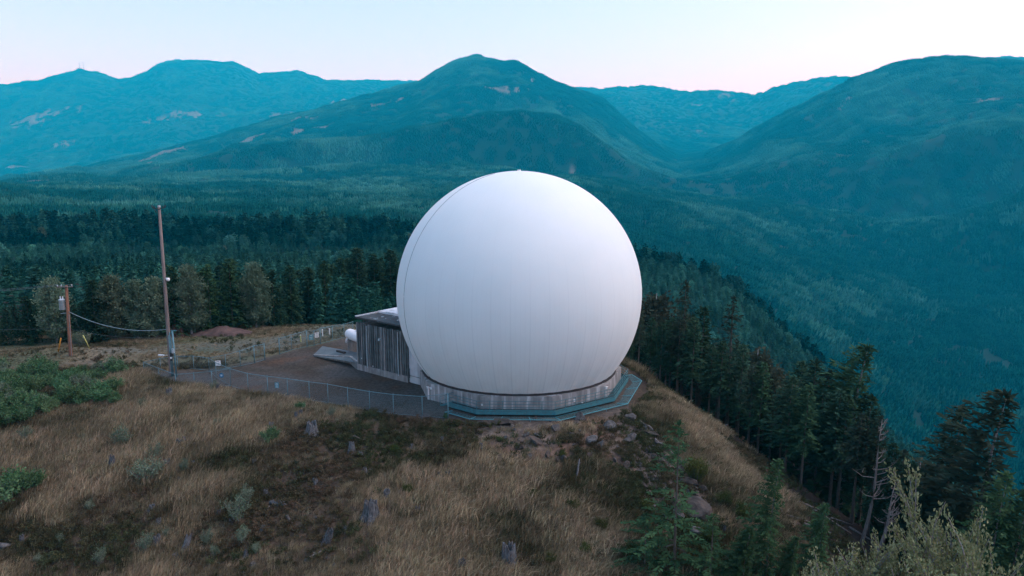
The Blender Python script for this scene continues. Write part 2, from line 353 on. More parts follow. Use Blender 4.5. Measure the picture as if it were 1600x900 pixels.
def mesh_mat(name, col, k, thick):
    """woven chain-link: diamonds of wire with open holes, by the panel's own metre coordinates"""
    m, nt, b, out = new_mat(name)
    uv = _n(nt, 'ShaderNodeUVMap'); sp = _n(nt, 'ShaderNodeSeparateXYZ'); nt.links.new(uv.outputs[0], sp.inputs[0])
    def line(op):
        s = _math(nt, 'FRACT', _math(nt, 'MULTIPLY', _math(nt, op, sp.outputs[0], sp.outputs[1]), k))
        return _math(nt, 'GREATER_THAN', _math(nt, 'ABSOLUTE', _math(nt, 'SUBTRACT', s, 0.5)), 0.5 - thick)
    w = _math(nt, 'MAXIMUM', line('ADD'), line('SUBTRACT'))
    b.inputs['Base Color'].default_value = (*col, 1); b.inputs['Roughness'].default_value = 0.5
    t = _n(nt, 'ShaderNodeBsdfTransparent'); ms = _n(nt, 'ShaderNodeMixShader')
    nt.links.new(w, ms.inputs[0]); nt.links.new(t.outputs[0], ms.inputs[1]); nt.links.new(b.outputs[0], ms.inputs[2]); nt.links.new(ms.outputs[0], out.inputs[0])
    return m
M['chain'] = mesh_mat('chain_link', (0.10, 0.19, 0.22), 14, 0.035)
M['net'] = mesh_mat('net_wire', (0.07, 0.21, 0.24), 14, 0.085)
M['teal_bright'] = pmat('teal_bright', (0.09, 0.36, 0.42), (0.07, 0.29, 0.34), 3, 0.5, spec=0.4)

# ------------------------------------------------------------------ object helpers
class MB:
    """collects simple shapes; build() links them as ONE mesh object"""
    def __init__(s): s.v = []; s.f = []; s.uv = None
    def add(s, vs, fs):
        o = len(s.v); s.v += [tuple(p) for p in vs]; s.f += [tuple(i + o for i in f) for f in fs]
    def quad(s, a, b, c, d): s.add([a, b, c, d], [(0, 1, 2, 3)])
    def box(s, c, size, rz=0.0, tilt=None):
        hx, hy, hz = size[0] / 2, size[1] / 2, size[2] / 2
        m = Matrix.Rotation(rz, 3, 'Z')
        if tilt is not None: m = m @ tilt
        vs = [Vector(c) + m @ Vector((x * hx, y * hy, z * hz)) for x in (-1, 1) for y in (-1, 1) for z in (-1, 1)]
        s.add(vs, [(0, 1, 3, 2), (4, 6, 7, 5), (0, 4, 5, 1), (2, 3, 7, 6), (0, 2, 6, 4), (1, 5, 7, 3)])
    def bar(s, a, b, w, h):
        a, b = Vector(a), Vector(b); d = b - a
        q = d.to_track_quat('Y', 'Z').to_matrix()
        s.box((a + b) / 2, (w, d.length, h), 0, q)
    def tube(s, pts, rad, n=6, cap=True):
        pts = [Vector(p) for p in pts]; k = len(pts)
        rad = rad if isinstance(rad, (list, tuple)) else [rad] * k
        o = len(s.v); up = Vector((0, 0, 1))
        for i, p in enumerate(pts):
            t = (pts[min(i + 1, k - 1)] - pts[max(i - 1, 0)]).normalized()
            a = up.cross(t)
            if a.length < 0.05: a = Vector((1, 0, 0)).cross(t)
            a.normalize(); b2 = t.cross(a)
            for j in range(n):
                an = 2 * math.pi * j / n
                s.v.append(tuple(p + (a * math.cos(an) + b2 * math.sin(an)) * rad[i]))
        for i in range(k - 1):
            for j in range(n):
                s.f.append((o + i * n + j, o + i * n + (j + 1) % n, o + (i + 1) * n + (j + 1) % n, o + (i + 1) * n + j))
        if cap:
            s.f.append(tuple(o + j for j in range(n))[::-1]); s.f.append(tuple(o + (k - 1) * n + j for j in range(n)))
    def lathe(s, prof, n=16, c=(0, 0, 0), jit=None):
        o = len(s.v); k = len(prof)
        for i, (r, z) in enumerate(prof):
            for j in range(n):
                an = 2 * math.pi * j / n
                q = jit(i, an) if jit else (0, 0)
                s.v.append((c[0] + (r + q[0]) * math.cos(an), c[1] + (r + q[0]) * math.sin(an), c[2] + z + q[1]))
        for i in range(k - 1):
            for j in range(n):
                s.f.append((o + i * n + j, o + i * n + (j + 1) % n, o + (i + 1) * n + (j + 1) % n, o + (i + 1) * n + j))
        if prof[0][0] > 1e-6: s.f.append(tuple(o + j for j in range(n))[::-1])
        if prof[-1][0] > 1e-6: s.f.append(tuple(o + (k - 1) * n + j for j in range(n)))
    def mesh(s, name, mat, smooth=False):
        me = bpy.data.meshes.new(name); me.from_pydata(s.v, [], s.f); me.materials.append(mat)
        if smooth: me.polygons.foreach_set('use_smooth', [True] * len(me.polygons))
        me.update(); return me
    def build(s, name, mat, parent=None, smooth=False):
        return link(name, s.mesh(name, mat, smooth), parent)

def link(name, data, parent=None, loc=None):
    o = bpy.data.objects.new(name, data); COL.objects.link(o)
    if parent is not None: o.parent = parent
    if loc is not None: o.location = loc
    return o

def tag(o, label=None, cat=None, group=None, kind=None):
    if label: o['label'] = label
    if cat: o['category'] = cat
    if group: o['group'] = group
    if kind: o['kind'] = kind
    return o

def thing(name, label, cat, loc=(0, 0, 0), rz=0.0, group=None):
    o = bpy.data.objects.new(name, None); COL.objects.link(o)
    o.empty_display_size = 0.3; o.location = loc; o.rotation_euler = (0, 0, rz)
    return tag(o, label, cat, group)

def np_mesh(name, verts, faces, mat, smooth=False):
    """mesh straight from arrays; faces (n,3) or (n,4)"""
    me = bpy.data.meshes.new(name); n, k = faces.shape
    me.vertices.add(len(verts)); me.vertices.foreach_set('co', np.ascontiguousarray(verts, np.float32).ravel())
    me.loops.add(n * k); me.loops.foreach_set('vertex_index', np.ascontiguousarray(faces, np.int32).ravel())
    me.polygons.add(n); me.polygons.foreach_set('loop_start', np.arange(0, n * k, k, dtype=np.int32))
    if smooth: me.polygons.foreach_set('use_smooth', np.ones(n, bool))
    me.materials.append(mat); me.update(calc_edges=True); return me

# ------------------------------------------------------------------ zones of the ground
def hits(pts): return [hit(*p)[:2] for p in pts]
GRASS_EDGE = hits([(985, 596), (1030, 618), (1065, 640), (1100, 664), (1130, 690), (1165, 712), (1200, 736), (1235, 790), (1230, 830), (1250, 870)])
ROCKY = hits([(700, 668), (760, 652), (880, 656), (985, 640), (1010, 672), (1090, 760), (1110, 830), (1040, 850), (1000, 770), (930, 710), (860, 735), (760, 715)])
RIGHT_FOREST = GRASS_EDGE + [(40, 50), (80, 40), (240, 120), (200, 240), (25, 240), (10, 112), (13, 94)]
ROAD = hits([(150, 545), (230, 541), (330, 536), (420, 528), (520, 508), (556, 503), (560, 512), (470, 537), (380, 552), (300, 549), (210, 556), (170, 553)])
ROAD2 = hits([(-60, 575), (40, 572), (130, 566), (215, 558), (222, 563), (140, 574), (40, 584), (-60, 590)])

def mixc(c, m, k):
    m = m[..., None] if m.ndim < c.ndim else m
    return c * (1 - m) + np.array(k) * m

def ground_colour(X, Y, Z):
    r = np.hypot(X, Y)
    n1 = fbm(X / 7, Y / 7, 4, 51); n2 = fbm(X / 1.7, Y / 1.7, 3, 52); n3 = fbm(X / 18, Y / 18, 3, 53)
    c = np.zeros(X.shape + (3,)) + np.array((0.062, 0.047, 0.034))
    c = mixc(c, sstep(-0.1, 0.4, n1), (0.095, 0.072, 0.050)); c = mixc(c, 0.7 * sstep(0.0, 0.35, n2), (0.045, 0.036, 0.028))
    # ground behind the fence: thin dry grass and gravel track
    back = sstep(80, 86, Y - 0.12 * X - 6 + 0 * n1) * (r < 170)
    lawn = np.zeros_like(c) + np.array((0.115, 0.105, 0.068))
    lawn = mixc(lawn, sstep(-0.2, 0.35, n1), (0.070, 0.082, 0.048)); lawn = mixc(lawn, sstep(0.1, 0.5, n3) * 0.7, (0.165, 0.138, 0.095))
    c = c * (1 - back[..., None]) + lawn * back[..., None]
    for P, k in ((ROAD, (0.085, 0.105, 0.10)), (ROAD2, (0.135, 0.115, 0.095))):
        d = poly_sdf(X, Y, P); m = sstep(1.2, -1.2, d + 1.6 * n1) * 0.5
        c = mixc(c, m, k)
    d = poly_sdf(X, Y, YARD); yd = sstep(0.5, -0.7, d + 0.5 * n2)
    yc = np.zeros_like(c) + np.array((0.064, 0.060, 0.056)); yc = mixc(yc, sstep(0.0, 0.5, n1), (0.055, 0.041, 0.031))
    yc = mixc(yc, 0.8 * sstep(0.15, 0.5, fbm(X / 4, Y / 2.2, 4, 57)), (0.042, 0.037, 0.028)); yc = mixc(yc, 0.45 * sstep(0.38, 0.5, fbm(X / 5 + 3, Y / 4, 3, 58)), (0.095, 0.052, 0.030))
    yc = mixc(yc, 0.55 * sstep(0.1, 0.45, fbm(X / 9 - 3, Y / 3.1, 4, 59)), (0.085, 0.078, 0.07))
    c = c * (1 - yd[..., None]) + yc * yd[..., None]
    # broken rock under the walkway and down the nose of the hill
    d = poly_sdf(X, Y, ROCKY); m = sstep(1.2, -1.5, d + 2.2 * n1)
    rc = np.zeros_like(c) + np.array((0.135, 0.112, 0.096)); rc = mixc(rc, sstep(-0.1, 0.3, n2), (0.075, 0.064, 0.058)); rc = mixc(rc, 0.7 * sstep(0.15, 0.45, n1), (0.135, 0.075, 0.048))
    c = c * (1 - m[..., None]) + rc * m[..., None]
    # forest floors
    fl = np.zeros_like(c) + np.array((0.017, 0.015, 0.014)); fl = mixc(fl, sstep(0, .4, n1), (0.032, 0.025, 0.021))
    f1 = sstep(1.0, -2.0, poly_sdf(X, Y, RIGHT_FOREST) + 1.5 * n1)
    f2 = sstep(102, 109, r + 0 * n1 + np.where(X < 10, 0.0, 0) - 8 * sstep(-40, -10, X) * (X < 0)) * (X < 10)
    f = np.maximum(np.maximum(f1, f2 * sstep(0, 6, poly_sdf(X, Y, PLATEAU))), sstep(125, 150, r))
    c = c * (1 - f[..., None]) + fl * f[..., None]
    far = sstep(200, 500, r)
    fc = np.zeros_like(c) + np.array((0.006, 0.024, 0.020)); fc = mixc(fc, sstep(-0.1, 0.4, fbm(X / 160, Y / 160, 4, 61)), (0.010, 0.034, 0.027))
    c = c * (1 - far[..., None]) + fc * far[..., None]
    cut = clearcut(X, Y)
    return mixc(c, 0.55 * cut, (0.24, 0.19, 0.165))

# logged patches and skid roads on the far hills: (column, row, half width, half height)
CUTS = [(45, 185, 60, 5), (290, 178, 60, 3), (430, 180, 22, 3), (470, 186, 36, 2), (395, 217, 24, 5), (480, 203, 60, 2), (600, 162, 55, 2), (545, 158, 40, 2),
        (790, 137, 42, 3), (840, 131, 16, 2), (1095, 165, 18, 4), (1103, 209, 16, 3), (1322, 156, 10, 6), (1545, 158, 18, 4), (1135, 149, 14, 3),
        (265, 236, 40, 6), (230, 250, 18, 6), (895, 268, 9, 2), (960, 262, 14, 2), (60, 285, 20, 3), (125, 205, 40, 2), (20, 262, 14, 4), (95, 222, 16, 3)]
def _project(X, Y, Z):
    dz = Z - CAM_H; d = Y * math.cos(CAM_P) - dz * math.sin(CAM_P); u = Y * math.sin(CAM_P) + dz * math.cos(CAM_P)
    d = np.maximum(d, 1)
    return 800 + CAM_F * X / d, 450 - CAM_F * u / d
def _cut_world():
    out = []
    for px, py, hw, hh in CUTS:
        x, y, z = hit(px, py); d = math.hypot(x, y)
        x2, y2, _ = hit(px, py - hh - 1)
        if math.hypot(x2, y2) > d * 1.25: x2, y2 = x * 1.04, y * 1.04
        a = math.atan2(x, y)
        out.append((x, y, a, hw / CAM_F * d, max(math.hypot(x2 - x, y2 - y), hh / CAM_F * d * 1.5)))
    return out
CUTW = _cut_world()
def clearcut(X, Y):
    m = np.zeros(np.shape(X))
    n = np.maximum(fbm(X / 45, Y / 45, 4, 71) * 1.3 + 0.25, -0.15)
    for x, y, a, hw, hd in CUTW:
        dx, dy = X - x, Y - y
        lx = (dx * math.cos(a) - dy * math.sin(a)) / hw; ly = (dx * math.sin(a) + dy * math.cos(a)) / hd
        m = np.maximum(m, sstep(1.1, 0.7, np.hypot(lx, ly) + n))
    return m

def build_ground():
    na = len(AZ); V = np.stack([GX, GY, GZ], -1).reshape(-1, 3)
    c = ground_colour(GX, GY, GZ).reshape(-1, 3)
    i = np.arange(na)[:, None]; j = np.arange(NR - 1)[None, :]; i2 = (i + 1) % na
    F = np.stack([i * NR + j, i * NR + j + 1, i2 * NR + j + 1, i2 * NR + j], -1).reshape(-1, 4)
    # the patch straight below the viewpoint
    V = np.vstack([V, [[0, 0, gz(0, 18.1)]]]); c = np.vstack([c, c[:1]])
    k = len(V) - 1; ii = np.arange(na)
    F = np.vstack([F, np.stack([ii * NR, ((ii + 1) % na) * NR, np.full(na, k), np.full(na, k)], -1)])
    F3 = F[-na:, :3]; F = F[:-na]
    m, nt, b, out = new_mat('ground_cover')
    a = _n(nt, 'ShaderNodeAttribute', attribute_name='soil')
    f = _noise(nt, 2.6, 8, rough=0.7); f2 = _noise(nt, 0.012, 6)
    col = _mix(nt, 1.0, a.outputs['Color'], _mix(nt, _ramp(nt, f, 0.3, 0.7), (0.42, 0.42, 0.42), (1.60, 1.57, 1.52)), 'MULTIPLY')
    nt.links.new(col, b.inputs['Base Color']); b.inputs['Roughness'].default_value = 0.95; b.inputs['Specular IOR Level'].default_value = 0.15
    bp = _n(nt, 'ShaderNodeBump'); bp.inputs['Strength'].default_value = 0.6; bp.inputs['Distance'].default_value = 0.12
    nt.links.new(f, bp.inputs['Height']); nt.links.new(bp.outputs[0], b.inputs['Normal'])
    me = np_mesh('ground', V, F, m, True)
    bm = bmesh.new(); bm.from_mesh(me); bm.verts.ensure_lookup_table()
    for t in F3: bm.faces.new([bm.verts[int(q)] for q in t]).smooth = True
    bm.to_mesh(me); bm.free()
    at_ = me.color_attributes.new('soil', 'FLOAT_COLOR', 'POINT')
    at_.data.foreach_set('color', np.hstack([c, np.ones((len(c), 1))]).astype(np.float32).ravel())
    return tag(link('ground', me), kind='structure')
build_ground()
# ------------------------------------------------------------------ plants
def kites(P, D, S, W):
    """one leaf-shaped quad per row: base P, direction*length D, unit side S, half width W"""
    n = len(P); W = np.asarray(W)[:, None] * np.ones((n, 1))
    V = np.stack([P, P + 0.45 * D + S * W, P + D, P + 0.45 * D - S * W], 1).reshape(-1, 3)
    return V, np.arange(4 * n).reshape(-1, 4)

def unit(v): return v / np.maximum(np.linalg.norm(v, axis=-1, keepdims=True), 1e-9)

def conifer_data(h, rmax, bare, seed, whorl=0.45, per=6, step=0.3, flag=0.0, wind=(-1, 0), droop=0.25, rise=0.15, tw=0.55, twid=0.10, bend=0.0, gap=0.12, prof=0.85, top_thin=0.0):
    """crown of drooping branches with side twigs; returns verts, faces and the trunk's axis"""
    g = np.random.default_rng(seed); wx, wy = wind
    def axis(z):
        t = z / h; return np.array([wx * bend * t * t, wy * bend * t * t, z])
    P, D, S, W = [], [], [], []
    z = bare * h
    wa = math.atan2(wy, wx)
    while z < h * 0.985:
        u = (z - bare * h) / (h - bare * h)
        env = rmax * min(1.0, (1 - u) ** prof * 1.05 + 0.03) * (0.72 + 0.28 * min(1, u * 6 + 0.3))
        if top_thin: env *= 1 - top_thin * sstep(0.4, 0.75, u) * (1 - u * 0.2)
        na = max(3, int(per * (0.6 + 0.4 * (1 - u))))
        a0 = g.uniform(0, 6.28)
        for q in range(na):
            if g.random() < gap: continue
            a = a0 + 6.283 * q / na + g.uniform(-0.35, 0.35)
            L = env * g.uniform(0.62, 1.15) * (1 + flag * math.cos(a - wa))
            if L < 0.15: L = 0.15
            d = np.array([math.cos(a) + 0.6 * flag * wx, math.sin(a) + 0.6 * flag * wy, 0]); d /= np.linalg.norm(d)
            sd = np.array([-d[1], d[0], 0])
            up = rise * (0.4 + 1.8 * u); dr = droop * (1.25 - u)
            base = axis(z + g.uniform(-0.12, 0.12))
            n = max(3, int(L / step))
            t = np.linspace(0.12, 1.0, n) + g.uniform(-0.02, 0.02, n)
            pos = base + np.outer(t * L, d); pos[:, 2] += L * (up * t - dr * t * t)
            tl = np.clip(tw * (1.1 - 0.65 * t) * min(1, 0.35 + L / 2.2), 0.14, 1.2) * g.uniform(0.7, 1.25, n)
            for sg in (-1, 1):
                dd = d[None] * 0.75 + sd[None] * sg * 0.8 + np.array([0.35 * flag * wx, 0.35 * flag * wy, 0]) + g.normal(0, 0.16, (n, 3)) + np.array([0, 0, up - 0.9 * dr * 1.0])
                P.append(pos); D.append(unit(dd) * tl[:, None]); S.append(unit(np.cross(dd, np.array([0, 0, 1.0])[None]) + g.normal(0, 0.35, (n, 3)))); W.append(twid * (0.7 + 0.6 * g.random(n)))
            m = max(2, n // 2); tt = g.uniform(0.2, 1, m); pp = base + np.outer(tt * L, d); pp[:, 2] += L * (up * tt - dr * tt * tt)
            dd = d[None] * 0.8 + g.normal(0, 0.35, (m, 3)) + np.array([0, 0, -0.25]); P.append(pp); D.append(unit(dd) * (tw * 0.8)); S.append(unit(np.cross(dd, np.array([0, 0, 1.0])[None]) + g.normal(0, 0.5, (m, 3)))); W.append(twid * np.ones(m))
        z += whorl * (0.55 + 0.6 * (1 - u)) * g.uniform(0.75, 1.3)
    n = 5; base = axis(h * 0.96)
    dd = g.normal(0, 0.25, (n, 3)) + np.array([0, 0, 1.0]); P.append(np.tile(base, (n, 1))); D.append(unit(dd) * 0.05 * h); S.append(unit(np.cross(dd, np.array([1.0, 0.3, 0])[None]))); W.append(twid * np.ones(n))
    V, F = kites(np.vstack(P), np.vstack(D), np.vstack(S), np.concatenate(W))
    return V, F, axis

def trunk_mb(h, r, axis, seed, stubs=0, bare=0.4):
    g = random.Random(seed); b = MB()
    zs = [-1.2, 0, 0.06 * h, 0.25 * h, 0.5 * h, 0.75 * h, 0.97 * h]
    rs = [1.5 * r, 1.3 * r, r, 0.82 * r, 0.6 * r, 0.35 * r, 0.06 * r]
    pts = [Vector(axis(max(z, 0))) + Vector((0, 0, min(z, 0))) for z in zs]
    b.tube(pts, rs, 7)
    for k in range(stubs):
        z = g.uniform(0.12, max(bare, 0.2)) * h; a = g.uniform(0, 6.28); L = g.uniform(0.5, 1.6); p = Vector(axis(z)); d = Vector((math.cos(a), math.sin(a), -0.15))
        b.tube([p, p + d * L * 0.6, p + d * L + Vector((0, 0, -0.15 * L))], [0.05, 0.03, 0.012], 4)
    return b

class TreeKind:
    """one kind of tree: its trunk and crown meshes at a nominal height; plants are copies of the first"""
    def __init__(s, h, trunk, crown): s.h, s.trunk, s.crown = h, trunk, crown
    def plant(s, name, x, y, h, rz, label, cat, group, wide=1.0, z=None):
        k = h / s.h
        o = thing(name, label, cat, (x, y, gz(x, y) - 0.1 if z is None else z), rz, group); o.scale = (k * wide, k * wide, k)
        if s.trunk: link('trunk', s.trunk, o)
        link('crown', s.crown, o)
        return o

def conifer_kind(nm, mat, bark, h, rmax, bare, seed, tr=0.02, stubs=0, **kw):
    V, F, ax = conifer_data(h, rmax, bare, seed, **kw)
    return TreeKind(h, trunk_mb(h, tr * h, ax, seed, stubs, bare).mesh(nm + '_trunk', bark, True), np_mesh(nm + '_crown', V, F, mat))

def leafy_data(h, spread, seed, stems=9, leaves=2600, ll=0.22, lw=0.075, low=0.15, up=0.8, wind=(0, 0), sub=3, tip=0.25):
    """many-stemmed or bushy broadleaf: leaves set along fanned stems and their side shoots"""
    g = np.random.default_rng(seed); r2 = random.Random(seed); segs = []; b = MB()
    for k in range(stems):
        a = g.uniform(0, 6.283); rr = spread * math.sqrt(g.uniform(0.02, 1)); hh = h * (1 - 0.45 * (rr / spread) ** 2) * g.uniform(0.75, 1.05)
        p0 = np.array([0.12 * rr * math.cos(a), 0.12 * rr * math.sin(a), 0]); p1 = np.array([rr * 0.55 * math.cos(a), rr * 0.55 * math.sin(a), hh * 0.5]); p2 = np.array([rr * math.cos(a) + wind[0] * hh, rr * math.sin(a) + wind[1] * hh, hh])
        b.tube([p0 - np.array([0, 0, 0.2]), p1, p2], [0.012 * h, 0.008 * h, 0.002 * h], 4, False)
        segs.append((p0, p1, p2, 1.0))
        for q in range(sub):
            t = g.uniform(0.3, 0.85); o = (1 - t) ** 2 * p0 + 2 * t * (1 - t) * p1 + t * t * p2
            an = g.uniform(0, 6.283); L = h * g.uniform(0.12, 0.3)
            e = o + np.array([math.cos(an) * L * 0.6, math.sin(an) * L * 0.6, L * up]) + np.array([wind[0] * L, wind[1] * L, 0])
            b.tube([o, (o + e) / 2 + np.array([0, 0, 0.03 * h]), e], [0.005 * h, 0.004 * h, 0.0015 * h], 3, False)
            segs.append((o, (o + e) / 2 + np.array([0, 0, 0.03 * h]), e, 0.45))
    w = np.array([s[3] for s in segs]); cnt = g.multinomial(leaves, w / w.sum()); P, D = [], []
    for (p0, p1, p2, _), c in zip(segs, cnt):
        t = low + (1 - low) * g.random(c) ** 0.75 if _ == 1.0 else g.random(c)
        t = t[:, None]; q = (1 - t) ** 2 * p0 + 2 * t * (1 - t) * p1 + t * t * p2
        ax = unit(2 * (1 - t) * (p1 - p0) + 2 * t * (p2 - p1))
        d = ax * 0.75 + g.normal(0, 0.55, (c, 3)) + np.array([wind[0] * 1.5, wind[1] * 1.5, 0.2])
        P.append(q + g.normal(0, tip * ll, (c, 3))); D.append(unit(d) * (ll * g.uniform(0.6, 1.25, (c, 1))))
    P = np.vstack(P); D = np.vstack(D); S = unit(np.cross(D, g.normal(0, 1, D.shape)))
    V, F = kites(P, D, S, lw * g.uniform(0.7, 1.2, len(P)))
    return b, V, F

def leafy_kind(nm, mat, bark, h, spread, seed, **kw):
    b, V, F = leafy_data(h, spread, seed, **kw)
    return TreeKind(h, b.mesh(nm + '_stems', bark, True), np_mesh(nm + '_leaves', V, F, mat))

def broad_kind(nm, mat, bark, h, rmax, seed, leaves=5200, ll=0.34, lw=0.13, bare=0.2, limbs=34):
    """single-trunk broadleaf with steep limbs, an egg-shaped loose crown of leaf sprays"""
    g = np.random.default_rng(seed); b = MB(); P, D = [], []
    ax = lambda z: np.array([0.15 * math.sin(z * 0.6), 0.12 * math.cos(z * 0.5), z])
    b.tube([ax(0) - np.array([0, 0, 1.0]), ax(0), ax(h * .3), ax(h * .6), ax(h * .95)], [0.02 * h, 0.016 * h, 0.012 * h, 0.008 * h, 0.002 * h], 7)
    per = leaves // limbs
    for k in range(limbs):
        u = (k + 0.5) / limbs; z = h * (bare + (0.93 - bare) * u); a = k * 2.4 + g.uniform(-0.5, 0.5)
        env = rmax * (math.sin(math.pi * min(1, 0.30 + 0.68 * u)) ** 0.9) * g.uniform(0.6, 1.1); rise = env * g.uniform(0.6, 1.1)
        p0 = ax(z * 0.93); p2 = p0 + np.array([env * math.cos(a), env * math.sin(a), rise]); p1 = (p0 + p2) / 2 + np.array([0, 0, -0.12 * env])
        b.tube([p0, p1, p2], [0.005 * h, 0.003 * h, 0.001 * h], 4, False)
        t = g.random((per, 1)) ** 0.6; q = (1 - t) ** 2 * p0 + 2 * t * (1 - t) * p1 + t * t * p2
        P.append(q + g.normal(0, 0.16 * rmax, (per, 3)) * (0.4 + 0.6 * t)); D.append(unit(g.normal(0, 0.8, (per, 3)) + np.array([0.1, 0, 0.45]) + 0.5 * unit(p2 - p0)) * ll * g.uniform(0.6, 1.3, (per, 1)))
    P = np.vstack(P); D = np.vstack(D); S = unit(np.cross(D, g.normal(0, 1, D.shape))); V, F = kites(P, D, S, lw * g.uniform(0.7, 1.2, len(P)))
    return TreeKind(h, b.mesh(nm + '_trunk', bark, True), np_mesh(nm + '_crown', V, F, mat))

# ------------------------------------------------------------------ scattered masses
def scatter(name, pts, rot, scl, idx, tint, sources):
    """one object whose points carry small source meshes (uncountable cover only)"""
    me = bpy.data.meshes.new(name); n = len(pts); me.vertices.add(n); me.vertices.foreach_set('co', np.ascontiguousarray(pts, np.float32).ravel())
    for nm, ty, arr in (('rot', 'FLOAT_VECTOR', rot), ('scl', 'FLOAT_VECTOR', scl)):
        me.attributes.new(nm, ty, 'POINT').data.foreach_set('vector', np.ascontiguousarray(arr, np.float32).ravel())
    me.attributes.new('idx', 'INT', 'POINT').data.foreach_set('value', np.ascontiguousarray(idx, np.int32))
    me.attributes.new('tint', 'FLOAT', 'POINT').data.foreach_set('value', np.ascontiguousarray(tint, np.float32))
    ng = bpy.data.node_groups.new(name + '_cover', 'GeometryNodeTree')
    ng.interface.new_socket('Geometry', in_out='INPUT', socket_type='NodeSocketGeometry'); ng.interface.new_socket('Geometry', in_out='OUTPUT', socket_type='NodeSocketGeometry')
    gi = ng.nodes.new('NodeGroupInput'); go = ng.nodes.new('NodeGroupOutput'); join = ng.nodes.new('GeometryNodeJoinGeometry')
    def attr(nm, ty):
        a = ng.nodes.new('GeometryNodeInputNamedAttribute'); a.data_type = ty; a.inputs[0].default_value = nm
        return [o for o in a.outputs if o.enabled and o.name == 'Attribute'][0]
    ra, sa, ia = attr('rot', 'FLOAT_VECTOR'), attr('scl', 'FLOAT_VECTOR'), attr('idx', 'INT')
    for k, src in enumerate(sources):
        ob = bpy.data.objects.new(name + '_sprig', src)
        oi = ng.nodes.new('GeometryNodeObjectInfo'); oi.inputs['Object'].default_value = ob; oi.inputs['As Instance'].default_value = True
        cmp = ng.nodes.new('FunctionNodeCompare'); cmp.data_type = 'INT'; cmp.operation = 'EQUAL'
        ia_in = [i for i in cmp.inputs if i.enabled]; ng.links.new(ia, ia_in[0]); ia_in[1].default_value = k
        ip = ng.nodes.new('GeometryNodeInstanceOnPoints')
        ng.links.new(gi.outputs[0], ip.inputs['Points']); ng.links.new(cmp.outputs[0], ip.inputs['Selection']); ng.links.new(oi.outputs['Geometry'], ip.inputs['Instance'])
        ng.links.new(ra, ip.inputs['Rotation']); ng.links.new(sa, ip.inputs['Scale']); ng.links.new(ip.outputs[0], join.inputs[0])
    ng.links.new(join.outputs[0], go.inputs[0])
    o = link(name, me); md = o.modifiers.new('cover', 'NODES'); md.node_group = ng
    return tag(o, kind='stuff')

def tuft_mesh(nm, mat, seed, blades=26, h=0.8, spread=0.22, wid=0.016, lean=0.35, wild=0.3):
    g = np.random.default_rng(seed); n = blades
    b = np.stack([g.normal(0, spread, n), g.normal(0, spread, n), np.full(n, -0.08)], 1)
    hh = h * g.uniform(0.55, 1.15, n); d = np.stack([lean + g.normal(0, wild, n), 0.1 + g.normal(0, wild, n)], 1)
    m = b + np.stack([d[:, 0] * hh * 0.35, d[:, 1] * hh * 0.35, hh * 0.6], 1); t = b + np.stack([d[:, 0] * hh * 1.05, d[:, 1] * hh * 1.05, hh * (1 - 0.25 * np.hypot(d[:, 0], d[:, 1]))], 1)
    an = g.uniform(0, 3.14, n); s = np.stack([np.cos(an), np.sin(an), 0 * an], 1) * (wid * g.uniform(0.7, 1.4, n))[:, None]
    V = np.stack([b - s, b + s, m - s * 0.9, m + s * 0.9, t], 1).reshape(-1, 3); o = (np.arange(n) * 5)[:, None]
    F = np.concatenate([o + np.array([[0, 1, 3]]), o + np.array([[0, 3, 2]]), o + np.array([[2, 3, 4]])])
    return np_mesh(nm, V, F, mat)

